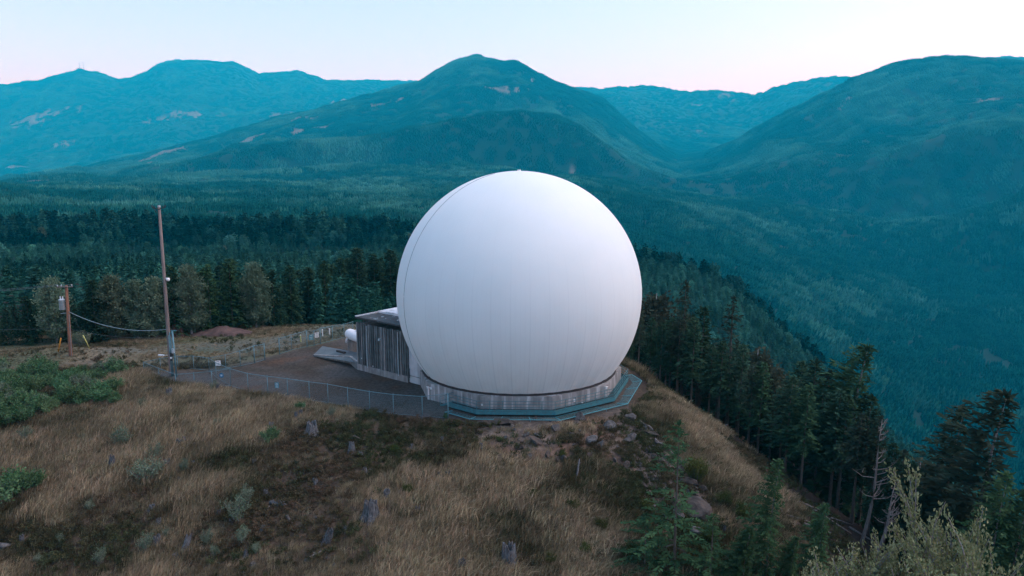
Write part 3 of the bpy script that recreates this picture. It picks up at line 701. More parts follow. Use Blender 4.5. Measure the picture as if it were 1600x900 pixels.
def build_grass():
    N = 162000
    X = npr.uniform(-97, 48, N); Y = npr.uniform(36, 116, N)
    r = np.hypot(X, Y); Z = ground_z(X, Y); px, py = _project(X, Y, Z)
    dy = poly_sdf(X, Y, YARD); dd = np.hypot(X - DOME[0], Y - DOME[1]); df = poly_sdf(X, Y, RIGHT_FOREST); dk = poly_sdf(X, Y, ROCKY)
    db = poly_sdf(X, Y, [(-19.6, 83.3), (-9.5, 75.3), (-1, 86), (-12, 94)])
    dr = np.minimum(poly_sdf(X, Y, ROAD), poly_sdf(X, Y, ROAD2))
    n1 = fbm(X / 6.5, Y / 4.5, 4, 81); n2 = fbm(X / 2.3, Y / 2.0, 3, 82); n3 = fbm(X / 15, Y / 12, 3, 83)
    back = sstep(81, 87, Y - 0.12 * X - 6)
    dens = (0.52 + 0.48 * sstep(-0.22, 0.12, n1 + 0.35 * n2)) * (1 - 0.25 * back)
    dens *= np.where(dk < 0.3, 0.16 + 0.5 * sstep(0.1, 0.4, n2), 1) * np.where(dr < 0.5, 0.35, 1)
    # darker, weedier ground towards the right foot of the slope
    right = sstep(4, 14, X) * sstep(64, 54, Y)
    dens *= 1 - 0.55 * right
    ok = (dy > 0.35) & (dd > 15.2) & (df > np.where(Y > 70, -3.0, -0.5) + 2.0 * n2) & (db > 0.5) & (px > -320) & (px < 1740) & (py < 980) & (npr.random(N) < dens)
    ok &= ~((Y > 99.5 + 0.12 * (X + 40)) & (poly_sdf(X, Y, PLATEAU) > 1.5))
    tint = np.clip(0.42 - 0.95 * n1 - 0.5 * n2 + 0.35 * right + 0.18 * (X < -40) * (Y < 78) + npr.normal(0, 0.12, N), 0, 1)
    tint = np.clip(tint + 0.15 * back, 0, 1)
    hs = np.clip(0.85 + 0.9 * n3 + 0.5 * n1, 0.4, 1.4) * (1 - 0.55 * back) * np.where(dk < 0, 0.6, 1)
    i = np.nonzero(ok)[0]
    src = [tuft_mesh('grass_tuft', M['grass'], 100 + k, 30, 0.72, 0.20 + 0.02 * k, 0.016, 0.30 + 0.06 * k, 0.25) for k in range(5)]
    rot = np.stack([0 * i, 0 * i, npr.normal(0, 0.5, len(i))], 1).astype(float)
    s = hs[i] * npr.uniform(0.75, 1.25, len(i)); sc = np.stack([s, s, s * npr.uniform(0.8, 1.2, len(i))], 1)
    scatter('dry_grass', np.stack([X[i], Y[i], Z[i]], 1), rot, sc, npr.integers(0, 5, len(i)), tint[i], src)
    # weeds, heather and seedlings in the gaps
    wd = 0.45 * sstep(0.0, -0.35, n1 + 0.2 * n2) + 0.30 * right + 0.05 + 0.10 * (dk < 0) * (n2 > 0.1)
    ok2 = (dy > 0.4) & (dd > 15.0) & (db > 0.5) & (px > -140) & (px < 1740) & (py < 960) & (r < 112) & (npr.random(N) < wd * np.where(back > 0.5, 0.12, 1)) & (df > -6)
    j = np.nonzero(ok2)[0]; src = []
    for k in range(4):
        b, V, F = leafy_data(0.45, 0.42, 200 + k, stems=9, leaves=150, ll=0.10, lw=0.030, low=0.1, sub=1)
        src.append(np_mesh('weed_clump', V, F, M['weed']))
    s = npr.uniform(0.5, 1.35, len(j))
    tn = np.clip(1.3 * fbm(X[j] / 5, Y[j] / 5, 3, 88) + 0.25 + npr.normal(0, 0.15, len(j)), 0, 1)
    scatter('undergrowth', np.stack([X[j], Y[j], Z[j]], 1), np.stack([0 * s, 0 * s, npr.uniform(0, 6.28, len(j))], 1), np.stack([s, s, s], 1), npr.integers(0, 4, len(j)), tn, src)
build_grass()

# ------------------------------------------------------------------ the forest beyond (one mass)
def far_tree(g, h, w, tiers=3, n=6):
    V, F = [], []
    for k in range(tiers):
        z0 = h * (0.02 + 0.86 * k / tiers); z1 = h * min(1.0, (k + 1.55) / tiers if k < tiers - 1 else 1.0); rr = w * (1 - 0.8 * k / tiers)
        o = len(V); a0 = g.uniform(0, 6.28)
        for j in range(n):
            a = a0 + 6.283 * j / n; q = rr * g.uniform(0.65, 1.3); V.append((q * math.cos(a), q * math.sin(a), z0 + g.uniform(-0.06, 0.05) * h))
        V.append((g.uniform(-.04, .04) * w, g.uniform(-.04, .04) * w, z1))
        F += [(o + j, o + (j + 1) % n, o + n) for j in range(n)]
    return np.array(V), np.array(F)

def round_tree(g, h, w):
    n = 130; d = unit(g.normal(0, 1, (n, 3))); P = d * np.array([w, w, h * 0.42]) * g.uniform(0.45, 1.0, (n, 1)) + np.array([0, 0, h * 0.56])
    D = unit(g.normal(0, 1, (n, 3)) + d * 0.8) * h * 0.10; V, F = kites(P, D, unit(np.cross(D, g.normal(0, 1, D.shape))), np.full(n, h * 0.04))
    return V, np.concatenate([F[:, [0, 1, 2]], F[:, [0, 2, 3]]])

def clump(nm, seed, n, rad, h0, h1, rounds=0.0, tiers=3, sides=6, skirt=0.0):
    g = np.random.default_rng(seed); VV, FF, o = [], [], 0
    for k in range(n):
        a = k * 2.39996; rr = rad * math.sqrt((k + 0.5) / n); h = g.uniform(h0, h1)
        v, f = round_tree(g, h * 0.75, h * 0.22) if g.random() < rounds else far_tree(g, h, h * g.uniform(0.15, 0.24), tiers, sides)
        v = v + np.array([rr * math.cos(a) + g.normal(0, .12 * rad), rr * math.sin(a) + g.normal(0, .12 * rad), -skirt])
        VV.append(v); FF.append(f + o); o += len(v)
    return np_mesh(nm, np.vstack(VV), np.vstack(FF), M['far_conifer'])

def build_forest():
    src = []
    for k in range(5):        # single young and grown conifers with readable branches
        V, F, ax = conifer_data(10, 1.75 + 0.15 * k, 0.05, 300 + k, whorl=0.95, per=6, step=0.75, tw=1.25, twid=0.30, droop=0.3, gap=0.1, prof=0.8)
        src.append(np_mesh('forest_conifer', V, np.concatenate([F[:, [0, 1, 2]], F[:, [0, 2, 3]]]), M['far_conifer']))
    g = np.random.default_rng(5)
    for k in range(2):
        v = [round_tree(g, 10, 2.9) for q in range(4)]; VV = np.vstack([a for a, _ in v]); FF = np.vstack([f + i * len(v[0][0]) for i, (_, f) in enumerate(v)])
        src.append(np_mesh('forest_broadleaf', VV, FF, M['far_conifer']))
    for k in range(4): src.append(clump('forest_clump', 330 + k, 17, 15, 13, 23, 0.06, 3, 6))            # 7..10
    for k in range(2): src.append(clump('pale_clump', 340 + k, 20, 15, 10, 16, 0.7, 2, 5))               # 11, 12
    for k in range(4): src.append(clump('hill_clump', 350 + k, 42, 36, 15, 28, 0.04, 2, 5, 3))           # 13..16
    P, S, I, T, Z = [], [], [], [], []
    def add(x, y, s, i, t, sink=0.0):
        P.append(np.stack([x, y, ground_z(x, y) - 0.3 - sink], 1)); S.append(np.stack([s * npr.uniform(.85, 1.15, len(x)), s * npr.uniform(.85, 1.15, len(x)), s], 1)); I.append(i); T.append(np.clip(t, 0, 1))
    def polar(n, r0, r1, a0=-47, a1=47):
        r = np.sqrt(npr.uniform(r0 * r0, r1 * r1, n)); a = np.radians(npr.uniform(a0, a1, n)); return r * np.sin(a), r * np.cos(a), r, a
    # singles, 125 to 700 m
    x, y, r, a = polar(24000, 128, 720)
    n1 = fbm(x / 60, y / 60, 3, 91); n2 = fbm(x / 25, y / 25, 2, 92); left = a < R(3)
    h = np.where(left, np.where(r < 150, 8.5, np.where(r < 500, 6.2 + 2.0 * n1, np.where(r < 730, 8 + 11 * sstep(490, 540, r + 70 * n1) * sstep(690, 600, r + 70 * n2) + 4 * n2, 9 + 3 * n2))), np.where(r < 230, 13, np.where(r < 540, 8.5 + 2 * n2, 18)))
    h = h * npr.uniform(0.65, 1.25, len(x))
    band = left & (r > 500) & (r < 655) & (a > R(-26) + 0)
    pale = np.where(left, np.where((r < 500), 0.40 + 0.5 * n1, np.where(h < 13, 0.34 + 1.3 * n1, 0.06 + 0.6 * n2)), np.where(r < 540, 0.42 + 0.6 * n1, 0.0)) + npr.normal(0, 0.10, len(x))
    broad = (r > 330) & (npr.random(len(x)) < np.where(left & (r > 500) & (h < 13), 0.15 + 0.5 * (n1 > 0.15), np.where(left & (r > 500), 0.03, 0.05)))
    keep = npr.random(len(x)) < np.where(h > 15, 0.45, 1.0)
    idx = np.where(broad, npr.integers(5, 7, len(x)), npr.integers(0, 5, len(x)))
    k = keep & (poly_sdf(x, y, PLATEAU) > np.where(left, 5, 22)); add(x[k], y[k], (h / 10)[k], idx[k], (pale + 0.35 * broad)[k])
    # clumps, 700 to 2700 m
    x, y, r, a = polar(17000, 690, 2750)
    n1 = fbm(x / 190, y / 190, 4, 93); pl = (n1 > 0.22) & (npr.random(len(x)) < 0.75) & (a < R(6)); cc = clearcut(x, y)
    k = cc < 0.45
    hs = np.where(a < R(3), np.where(r < 1600, 0.62, 0.75), 0.95) * (1 + 0.25 * fbm(x / 320, y / 320, 2, 94))
    n1 = n1 - 0.22 * (a > R(3)) * sstep(2600, 1500, r)
    add(x[k], y[k], hs[k], np.where(pl, npr.integers(11, 13, len(x)), npr.integers(7, 11, len(x)))[k], (0.14 + 1.0 * n1 + 0.45 * pl + npr.normal(0, .18, len(x)))[k], 1.0)
    # larger stands on the hills
    x, y, r, a = polar(36000, 2650, 7600, -44, 44); x2, y2, r2, a2 = polar(30000, 7600, 12800, -44, 44); x, y, r, a = (np.concatenate(q) for q in ((x, x2), (y, y2), (r, r2), (a, a2)))
    n1 = fbm(x / 420, y / 420, 4, 95) + 0.5 * fbm(x / 130, y / 130, 2, 97); cc = clearcut(x, y); k = cc < 0.4
    add(x[k], y[k], (0.8 + 0.25 * fbm(x / 800, y / 800, 2, 96))[k], npr.integers(13, 17, len(x))[k], (0.16 + 0.9 * n1 + npr.normal(0, .10, len(x)))[k], 2.0)
    P = np.vstack(P); n = len(P); I_ = np.concatenate(I)
    # stands follow the lie of the slope
    e = np.where(I_ >= 13, 30.0, 12.0); X, Y = P[:, 0], P[:, 1]
    a = (ground_z(X + e, Y) - ground_z(X - e, Y)) / (2 * e); b = (ground_z(X, Y + e) - ground_z(X, Y - e)) / (2 * e)
    k = np.where(I_ >= 13, 1.0, np.where(I_ >= 7, 0.6, 0.0)); a, b = a * k, b * k; N = np.sqrt(1 + a * a + b * b)
    rx, ry = np.arcsin(b / N), np.arctan(-a); rz = np.where(I_ >= 7, 0, npr.uniform(0, 6.28, n)); tl = np.where(I_ >= 7, 0, .03)
    scatter('forest', P, np.stack([rx + tl * npr.normal(0, 1, n), ry + tl * npr.normal(0, 1, n), rz], 1), np.vstack(S), np.concatenate(I), np.concatenate(T), src)
build_forest()
# ------------------------------------------------------------------ the radome
CX, CY, CZ, CR = 0.8, 78.0, 10.5, 14.0
def build_radome():
    t = thing('radome', 'huge white inflated radome sphere on a low concrete ring at the hilltop', 'radome', (CX, CY, 0))
    nu, nv, zc = 184, 110, 1.86
    th1 = math.acos((zc - CZ) / CR); V, F = [], []
    for i in range(nv + 1):
        th = th1 * i / nv
        for j in range(nu):
            a = 2 * math.pi * j / nu
            low = float(sstep(0.45 * math.pi, th1, th)); r = CR + 0.05 * low * (abs(math.cos(23 * a)) - 0.5) * (1 - 0.5 * (i == nv))
            V.append((r * math.sin(th) * math.cos(a), r * math.sin(th) * math.sin(a), r * math.cos(th)))
    for i in range(nv):
        for j in range(nu): F.append((i * nu + j, (i + 1) * nu + j, (i + 1) * nu + (j + 1) % nu, i * nu + (j + 1) % nu))
    b = MB(); b.add(V, F); o = b.build('dome_shell', M['radome'], t, True); o.location = (0, 0, CZ)
    # the heavy joint of the fabric running over the left side
    a = R(-151); pts = [((CR + .012) * math.sin(k) * math.cos(a), (CR + .012) * math.sin(k) * math.sin(a), CZ + (CR + .012) * math.cos(k)) for k in np.linspace(0.22, th1 - 0.01, 70)]
    b = MB(); b.tube(pts, 0.024, 5); b.build('seam_cord', M['cable'], t, True)
    b = MB(); b.lathe([(0.0, 14.13), (0.0001, 14.13), (0.19, 14.12), (0.21, 14.06), (0.21, 13.99), (0.28, 13.97), (0.28, 13.9)][::-1], 14, (0, 0, CZ)); b.build('top_cap', M['white_paint'], t, True)
    ri = CR * math.sin(th1)
    b = MB(); b.lathe([(ri + .02, zc + .16), (ri + .17, zc + .12), (ri + .20, zc - .05), (ri - .1, zc - .05)], 120); b.build('base_flange', M['gasket'], t, True)
    # ten-sided ring wall
    n = 10; a0 = R(-74); Ro, Ri = 12.0, 11.0; V, F = [], []
    for k in range(n):
        a = a0 + k * 2 * math.pi / n; c, s = math.cos(a), math.sin(a)
        V += [(Ro * c, Ro * s, -2.0), (Ro * c, Ro * s, 1.82), (Ri * c, Ri * s, 1.82), (Ri * c, Ri * s, -2.0)]
    for k in range(n):
        p, q = 4 * k, 4 * ((k + 1) % n)
        for e in range(3): F.append((p + e, q + e, q + e + 1, p + e + 1))
    b = MB(); b.add(V, F); b.build('ring_wall', M['ring_concrete'], t)
    # low kerb the skirt bolts to
    b = MB(); b.lathe([(11.32, 1.80), (11.32, 1.90), (10.7, 1.90)], 120); b.build('bolt_ring', M['gasket'], t)
    # small white flood lights and boxes on the wall
    for px, py, z, w in ((682, 603, 1.35, .22), (687, 604, 1.35, .22), (757, 629, .95, .16), (910, 632, .95, .20), (943, 605, 1.55, .24), (913, 631, .5, .1)):
        x, y, _ = at(px, py, z); dx, dy = x - CX, y - CY; a = math.atan2(dy, dx)
        k = round((a - a0 - math.pi / n) / (2 * math.pi / n)); am = a0 + math.pi / n + k * 2 * math.pi / n; apo = Ro * math.cos(math.pi / n)
        off = a - am; x2, y2 = (apo + .06) * (math.cos(am) - math.tan(off) * math.sin(am)), (apo + .06) * (math.sin(am) + math.tan(off) * math.cos(am))
        b = MB(); b.box((x2, y2, z), (.14, w, w), am); b.box((x2 * 1.006, y2 * 1.006, z + .5 * w), (.18, w * 1.1, .03), am); b.build('wall_lamp', M['white_paint'], t)
    return t
build_radome()

def deca(k, r): a = R(-74) + k * R(36); return (CX + r * math.cos(a), CY + r * math.sin(a))
def lerp2(p, q, t): return (p[0] + (q[0] - p[0]) * t, p[1] + (q[1] - p[1]) * t)
def walkway():
    t = thing('steel_walkway', 'teal steel walkway with railings bracketed round the front and right of the concrete ring', 'walkway', (CX, CY, 0))
    L = lambda p, z: (p[0] - CX, p[1] - CY, z)
    zd = 0.50; ri, ro = 12.03, 12.82
    seg = [(-2 + .52, -1), (-1, 0), (0, 1), (1, 2), (2, 3), (3, 4)]
    def P(k, r):
        f = math.floor(k); 
        return lerp2(deca(f, r), deca(f + 1, r), k - f)
    dk, fa, kick = MB(), MB(), MB(); posts, rails = [], MB()
    for a, b_ in seg:
        A, B, A2, B2 = P(a, ri), P(b_, ri), P(a, ro), P(b_, ro)
        dk.add([L(A, zd), L(B, zd), L(B2, zd), L(A2, zd), L(A, zd - .05), L(B, zd - .05), L(B2, zd - .05), L(A2, zd - .05)], [(0, 1, 2, 3), (7, 6, 5, 4), (3, 2, 6, 7), (0, 3, 7, 4), (1, 0, 4, 5), (2, 1, 5, 6)])
        fa.bar(L(P(a, ro + .03), zd - .16), L(P(b_, ro + .03), zd - .16), .06, .32)
        kick.bar(L(P(a, ro - .02), zd + .09), L(P(b_, ro - .02), zd + .09), .02, .14)
        for h in (.42, .74, 1.06): rails.bar(L(P(a, ro - .03), zd + h), L(P(b_, ro - .03), zd + h), .042, .042)
        n = max(2, round((b_ - a) * 6))
        for q in range(n): posts.append(P(a + (b_ - a) * q / n, ro - .03))
        for q in range(3):
            k = a + (b_ - a) * (q + .5) / 3; fa.bar(L(P(k, ri), zd - .75), L(P(k, ro), zd - .08), .06, .06)
    dk.build('deck', M['grating'], t); fa.build('edge_beam', M['teal_steel'], t); kick.build('kick_plate', M['teal_steel'], t); rails.build('railing', M['teal_steel'], t)
    for p in posts:
        b = MB(); b.box(L(p, zd + .53), (.048, .048, 1.08)); b.build('rail_post', M['teal_steel'], t)
    # stair down to the yard at the left end
    s0, s1 = P(-2 + .52, ri), P(-2 + .52, ro); s2, s3 = P(-2 + .36, ri), P(-2 + .36, ro); b = MB()
    for q in range(4):
        u = (q + .5) / 4; z = zd * (1 - u); m1 = lerp2(s0, s2, u); m2 = lerp2(s1, s3, u); b.bar(L(lerp2(m1, m2, .05), z), L(lerp2(m1, m2, .95), z), .24, .04)
    for e in (.03, .97):
        b.bar(L(lerp2(s0, s1, e), zd), L(lerp2(s2, s3, e), 0.02), .05, .20); 
    b.build('stair', M['teal_steel'], t); b = MB()
    for e in (.03, .97):
        b.bar(L(lerp2(s0, s1, e), zd + 1.05), L(lerp2(s2, s3, e), 1.0), .045, .045); b.bar(L(lerp2(s0, s1, e), zd + .55), L(lerp2(s2, s3, e), .5), .04, .04); b.box(L(lerp2(s2, s3, e), .5), (.05, .05, 1.0))
    b.build('stair_rail', M['teal_steel'], t)
    return t
walkway()

def panel(name, quads, mat, parent):
    """sheet of mesh with metre coordinates; quads: (a, b, c, d) from low-left round"""
    me = bpy.data.meshes.new(name); v, f, uv = [], [], []
    for a, b, c, d in quads:
        o = len(v); v += [a, b, c, d]; f.append((o, o + 1, o + 2, o + 3)); L = (Vector(b) - Vector(a)).length; h = (Vector(d) - Vector(a)).length
        uv += [(0, 0), (L, 0), (L, h), (0, h)]
    me.from_pydata(v, [], f); l = me.uv_layers.new(name='UVMap'); l.data.foreach_set('uv', np.array(uv, np.float32).ravel()); me.materials.append(mat)
    return link(name, me, parent)

def safety_net():
    t = thing('safety_net', 'teal framed wire mesh catch net sticking out below the steel walkway', 'safety net', (CX, CY, 0))
    L = lambda p, z: (p[0] - CX, p[1] - CY, z); ri, ro = 12.75, 14.45; zi, zo = -.05, .22
    def P(k, r):
        f = math.floor(k); return lerp2(deca(f, r), deca(f + 1, r), k - f)
    q, fr = [], MB(); segs = [(-2 + .62, -1), (-1, 0), (0, 1), (1, 2), (2, 2.3)]
    for a, b in segs:
        A, B, A2, B2 = L(P(a, ri), zi), L(P(b, ri), zi), L(P(a, ro), zo), L(P(b, ro), zo); q.append((A2, B2, B, A))
        fr.bar(A2, B2, .05, .05); fr.bar(A, B, .045, .045)
        n = max(1, round((b - a) * 3))
        for k in range(n + (1 if b > 2 else 0)): u = a + (b - a) * k / n; fr.bar(L(P(u, ri), zi), L(P(u, ro), zo), .05, .05)
        for k in range(n):
            u = a + (b - a) * k / n; p = P(u, ro); g = gz(*p); bb = MB(); bb.tube([L(p, g - .3), L(p, zo)], .03, 6); bb.build('leg', M['galv'], t)
    panel('wire_mesh', q, M['net'], t); fr.build('frame', M['teal_bright'], t)
safety_net()

# ------------------------------------------------------------------ equipment building
BA, BB = (-19.3, 83.1), (-10.6, 76.2)
_bd = Vector((BB[0] - BA[0], BB[1] - BA[1], 0)); B_LEN = _bd.length; B_RZ = math.atan2(_bd.y, _bd.x)
def building():
    t = thing('equipment_building', 'low dark ribbed concrete equipment building half hidden behind the white dome', 'building', (BA[0], BA[1], 0), B_RZ)
    # local axes: x along the front wall towards the dome, y away from the viewer
    H1, D = 6.05, 10.5; xr = 9.1
    b = MB(); b.box((xr / 2, D / 2, (H1 - 1.5) / 2 - .1), (xr, D, H1 + 1.3)); b.build('wall', M['wall_concrete'], t)
    b = MB(); x = 0.18; ks = 0
    while x < xr - .1:                                      # cast ribs
        b.box((x, -.055, (H1 + .75) / 2), (.16 if ks % 3 else .24, .11, H1 - .75)); x += .41; ks += 1
    for k in range(24): b.box((-.055, .25 + k * .43, (H1 + .75) / 2), (.11, .16, H1 - .75))
    b.build('wall_ribs', M['wall_concrete'], t)
    b = MB(); b.box((xr / 2 - .02, -.05, .25), (xr + .1, .14, 1.0)); b.box((-.06, D / 2, .25), (.14, D, 1.0)); b.build('plinth', M['low_concrete'], t)
    for x in (2.0, 7.6): b = MB(); b.box((x, -.14, 3.2), (.07, .06, 5.3)); b.build('downpipe', M['galv_light'], t)
    b = MB(); b.box((xr / 2 + .1, 2.35, H1 + .62), (xr + .3, 4.95, .12)); b.build('roof', M['roof_dark'], t)
    b = MB(); b.box((xr / 2, -.06, H1 + .60), (xr + .4, .1, .24)); b.build('roof_edge', M['dark_metal'], t); b = MB(); b.box((-.08, D / 2, H1 + .66), (.16, D + .2, .30)); b.build('parapet_cap', M['roof_white'], t)
    for x in (.12, 1.0, 2.35, 4.55, 5.2, 8.05): b = MB(); b.box((x, -.085, (H1 + .75) / 2), (.15, .12, H1 - .76)); b.build('pilaster', M['low_concrete'], t)
    b = MB(); b.box((xr / 2 + .1, 7.0, H1 + .74), (xr + .36, 7.1, .30)); b.box((xr / 2 + .9, 3.48, H1 + .80), (xr - 1.3, .12, .40)); r = b.build('upper_roof', M['roof_white'], t)
    b = MB(); b.lathe([(.28, 0), (.28, .35), (.62, .38), (.66, .5), (.4, .66), (0.001, .68)], 16, (4.7, 7.3, H1 + .86)); b.build('roof_vent', M['galv_light'], r, True)
    b = MB(); b.box((5.6, 6.1, H1 + 1.0), (.22, .22, .6)); b.build('vent_pipe', M['dark_metal'], r)
    b = MB(); b.box((4.55, -.24, 4.55), (.26, .34, .24)); b.box((4.55, -.44, 4.50), (.2, .06, .16)); b.build('wall_lamp', M['galv_light'], t)
    for q in ((3.0, -.14, .95), (.9, -.14, 1.6)): b = MB(); b.box(q, (.10, .06, .10)); b.build('outlet_box', M['white_paint'], t)
    # pale smooth connecting wall
    b = MB(); b.box((10.15, .5, 2.6), (2.1, .6, 7.6)); b.build('link_wall', M['wall_pale'], t)
    b = MB(); b.tube([(9.15, -.02, 1.25), (9.15, .0, .9), (11.15, .0, .9)], .025, 5); b.tube([(9.35, .02, .6), (9.35, .02, 1.75)], .03, 5); b.build('conduit', M['dark_metal'], t)
    b = MB(); b.box((11.32, .25, 1.35), (.34, .24, .75)); b.box((11.32, .10, 1.35), (.28, .03, .6)); b.build('breaker_box', M['sign_teal'], t)
building()

def tank():
    x, y = -20.9, 89.5
    t = thing('gas_tank', 'white rounded horizontal gas tank sticking out behind the left end of the concrete building', 'gas tank', (x, y, 0), R(-52))
    n = 18; b = MB(); prof = [(0.001, -2.6), (.35, -2.52), (.58, -2.35), (.70, -2.0), (.72, -1.7), (.72, 1.7), (.70, 2.0), (.58, 2.35), (.35, 2.52), (0.001, 2.6)]
    b.lathe(prof, n); b.v = [(p[2] + 0, p[0], p[1] + 2.75) for p in b.v]; b.build('tank_body', M['white_paint'], t, True)
    for q in (-1.5, 1.5):
        b = MB(); b.box((q, 0, 1.05), (.3, 1.1, 2.1)); b.box((q, 0, 2.2), (.34, 1.0, .3)); b.build('saddle', M['low_concrete'], t)
    b = MB(); b.lathe([(.16, 3.4), (.16, 3.62), (.05, 3.66)], 10); b.build('valve_cap', M['white_paint'], t, True); b = MB(); b.tube([(-2.3, 0, 2.1), (-2.5, -.25, 1.9), (-2.5, -.3, 1.5)], .16, 8); b.build('filler_pipe', M['white_paint'], t, True)
tank()

def dock():
    t = thing('loading_ramp', 'low concrete loading ramp with a retaining wall at the left end of the building', 'ramp')
    a = at(489, 556.5, 0); b_ = at(547, 568, 0); c = (BA[0] - .25, BA[1] + .12, 0); e = at(500, 550, 0.0); f = (BA[0] + 2.3, BA[1] + 4.4, 0)
    wl = MB(); top = lambda p, z: (p[0], p[1], z)
    for p, q, z1, z2 in ((a, b_, .18, .95), (b_, c, .95, .95)):
        d = (Vector(q) - Vector(p)).normalized(); nn = Vector((-d.y, d.x, 0)) * .3; p3, q3 = Vector(p) + nn, Vector(q) + nn
        wl.add([top(p, -.5), top(q, -.5), top(q, z2), top(p, z1), top(p3, -.5), top(q3, -.5), top(q3, z2), top(p3, z1)], [(0, 1, 2, 3), (5, 4, 7, 6), (3, 2, 6, 7), (4, 0, 3, 7), (1, 5, 6, 2)])
    wl.build('retaining_wall', M['low_concrete'], t)
    s = MB(); g = (e[0] - .5, e[1] + 3.0, 0)
    s.add([top(a, .10), top(b_, .82), top(c, .82), top((f[0] - 3.4, f[1] + .8), .82), top(g, .12), top(a, -.5), top(b_, -.5), top(c, -.5), top((f[0] - 3.4, f[1] + .8), -.5), top(g, -.5)],
          [(0, 1, 2), (0, 2, 3), (0, 3, 4), (0, 4, 9, 5), (4, 3, 8, 9), (3, 2, 7, 8)])
    s.build('slab', M['slab'], t)
    k = at(533, 551, .85); b = MB(); b.box((k[0], k[1], .96), (1.7, .3, .22), B_RZ); b.build('bumper', M['gasket'], t)
dock()

def vent_pipe():
    x, y, _ = at(670, 624, 0); t = thing('vent_pipe', 'white bent pipe standing beside the left end of the concrete ring', 'pipe', (x, y, 0))
    pts = [(0, 0, -.3), (0, 0, 1.15)] + [(.22 * (1 - math.cos(k)), 0, 1.15 + .22 * math.sin(k)) for k in (.4, .8, 1.2, 1.57)] + [(.5, 0.1, 1.37)]
    b = MB(); b.tube(pts, .105, 10); b.build('pipe', M['white_paint'], t, True); b = MB(); b.lathe([(.12, 0), (.15, 0.02), (.15, .06), (.11, .08)], 12); b.build('collar', M['galv_light'], t)
vent_pipe()

# ------------------------------------------------------------------ fences
def fence(name, label, pts, hts, heavy=(), gap=None, barb=False, mids=False):
    """chain-link run: every post, the rails and the mesh are parts"""
    x0, y0 = pts[0]; t = thing(name, label, 'fence', (x0, y0, 0)); q, rl = [], MB(); zz = [gz(*p) for p in pts]
    for i, (p, h) in enumerate(zip(pts, hts)):
        b = MB(); r = .055 if i in heavy else .034; lp = (p[0] - x0, p[1] - y0); b.tube([(*lp, zz[i] - .4), (*lp, zz[i] + h + .03)], r, 8); b.lathe([(r * 1.25, 0), (r * 1.25, .05), (.001, .09)], 8, (*lp, zz[i] + h + .02)); b.build('post', M['galv'] if i not in heavy else M['galv'], t, True)
    runs = [[]]
    for i in range(len(pts)):
        runs[-1].append(i)
        if gap and i in gap: runs.append([])
    for run in runs:
        q, tr, br = [], [], []
        for i in run: A = (pts[i][0] - x0, pts[i][1] - y0); tr.append((*A, zz[i] + hts[i])); br.append((*A, zz[i] + .08))
        for k in range(len(run) - 1):
            i, j = run[k], run[k + 1]; A = tr[k][:2]; C = tr[k + 1][:2]; q.append(((*A, zz[i] + .04), (*C, zz[j] + .04), (*C, zz[j] + hts[j]), (*A, zz[i] + hts[i])))
        if len(run) < 2: continue
        panel('chain_mesh', q, M['chain'], t)
        b = MB(); b.tube(tr, .03, 6); b.build('top_rail', M['galv'], t, True); b = MB(); b.tube(br, .022 if mids else .014, 5); b.build('bottom_rail', M['galv'], t, True)
    return t
g0 = lambda px, py: at(px, py, 0)[:2]
front = [g0(*p) for p in ((361, 604), (388, 612), (419, 617), (450, 621), (484, 626), (513, 630), (544, 636), (578, 642), (615, 647), (660, 651))] + [(-6.35, 65.05)]
fence('chain_link_fence', 'long chain link fence along the front edge of the gravel yard', front, [2.1] * 10 + [2.6], heavy=(10,))
encl = [g0(*p) for p in ((225, 581), (249, 591), (275, 600), (304, 602), (332, 604), (361, 604))]
fence('chain_link_fence', 'chain link fence corner in front of the foot of the tall pole', encl, [1.25, 1.25, 1.15, 1.5, 1.8, 2.1], mids=True)
bk = [g0(*p) for p in ((225, 581), (251, 576), (278, 575.5), (303, 576.5), (327, 579.5))]
fence('chain_link_fence', 'chain link fence behind the foot of the tall pole', bk, [1.25, 1.35, 1.6, 1.7, 1.7], mids=True)
back_px = ((327, 579.5), (353, 576), (376, 572), (398, 567), (414, 562.5), (437, 553.5), (456, 547), (480, 542), (491, 540), (501, 537.5), (520, 532), (538, 527.5), (552, 523))
bk2 = [g0(*p) for p in back_px]
fence('chain_link_fence', 'long chain link fence with heavy gate posts along the yard back', bk2, [1.7, 1.8, 2.0, 2.3, 2.2, 2.2, 2.2, 2.35, 2.1, 2.3, 2.2, 2.1, 2.1], heavy=(3, 4, 5, 7, 9), gap=(4,), mids=True)
dv = [g0(327, 579.5), g0(338, 590), g0(361, 604)]
fence('chain_link_fence', 'short chain link fence joining the front and back runs beside the white sign', dv, [1.7, 1.9, 2.1])

def sign(px, py, z, w, h, mat, label, rz, lines=0, ink='black_ink', pic=None):
    x, y, _ = at(px, py, z); t = thing('sign', label, 'sign', (x, y, z), rz)
    b = MB(); b.box((0, 0, 0), (w, .025, h)); b.build('sign_board', M[mat], t)
    if lines:
        for k in range(lines): b = MB(); b.box((0, -.016, h * (.32 - .64 * k / max(1, lines - 1))), (w * (.7 if k % 2 else .55), .004, h * .07)); b.build('text_line', M[ink], t)
    return t
_fr = math.atan2(bk2[3][1] - bk2[1][1], bk2[3][0] - bk2[1][0])
sign(340.5, 567.5, 1.0, .62, .66, 'sign_white', 'white square sign on the fence beside the tall pole', R(12), 3)
sign(495, 523.5, 1.25, .60, .72, 'sign_white', 'white square sign on the back fence beside the gate', R(40), 3)
sign(486, 527, 1.15, .55, .75, 'sign_teal', 'teal sign on the back fence beside the heavy gate post', R(40), 3, 'sign_white')
_k = .5; sp = at(432.5, 602, .95); sign(432.5, 602, .95, .48, .62, 'sign_teal', 'small teal notice on the front fence', R(-12), 4, 'sign_white')
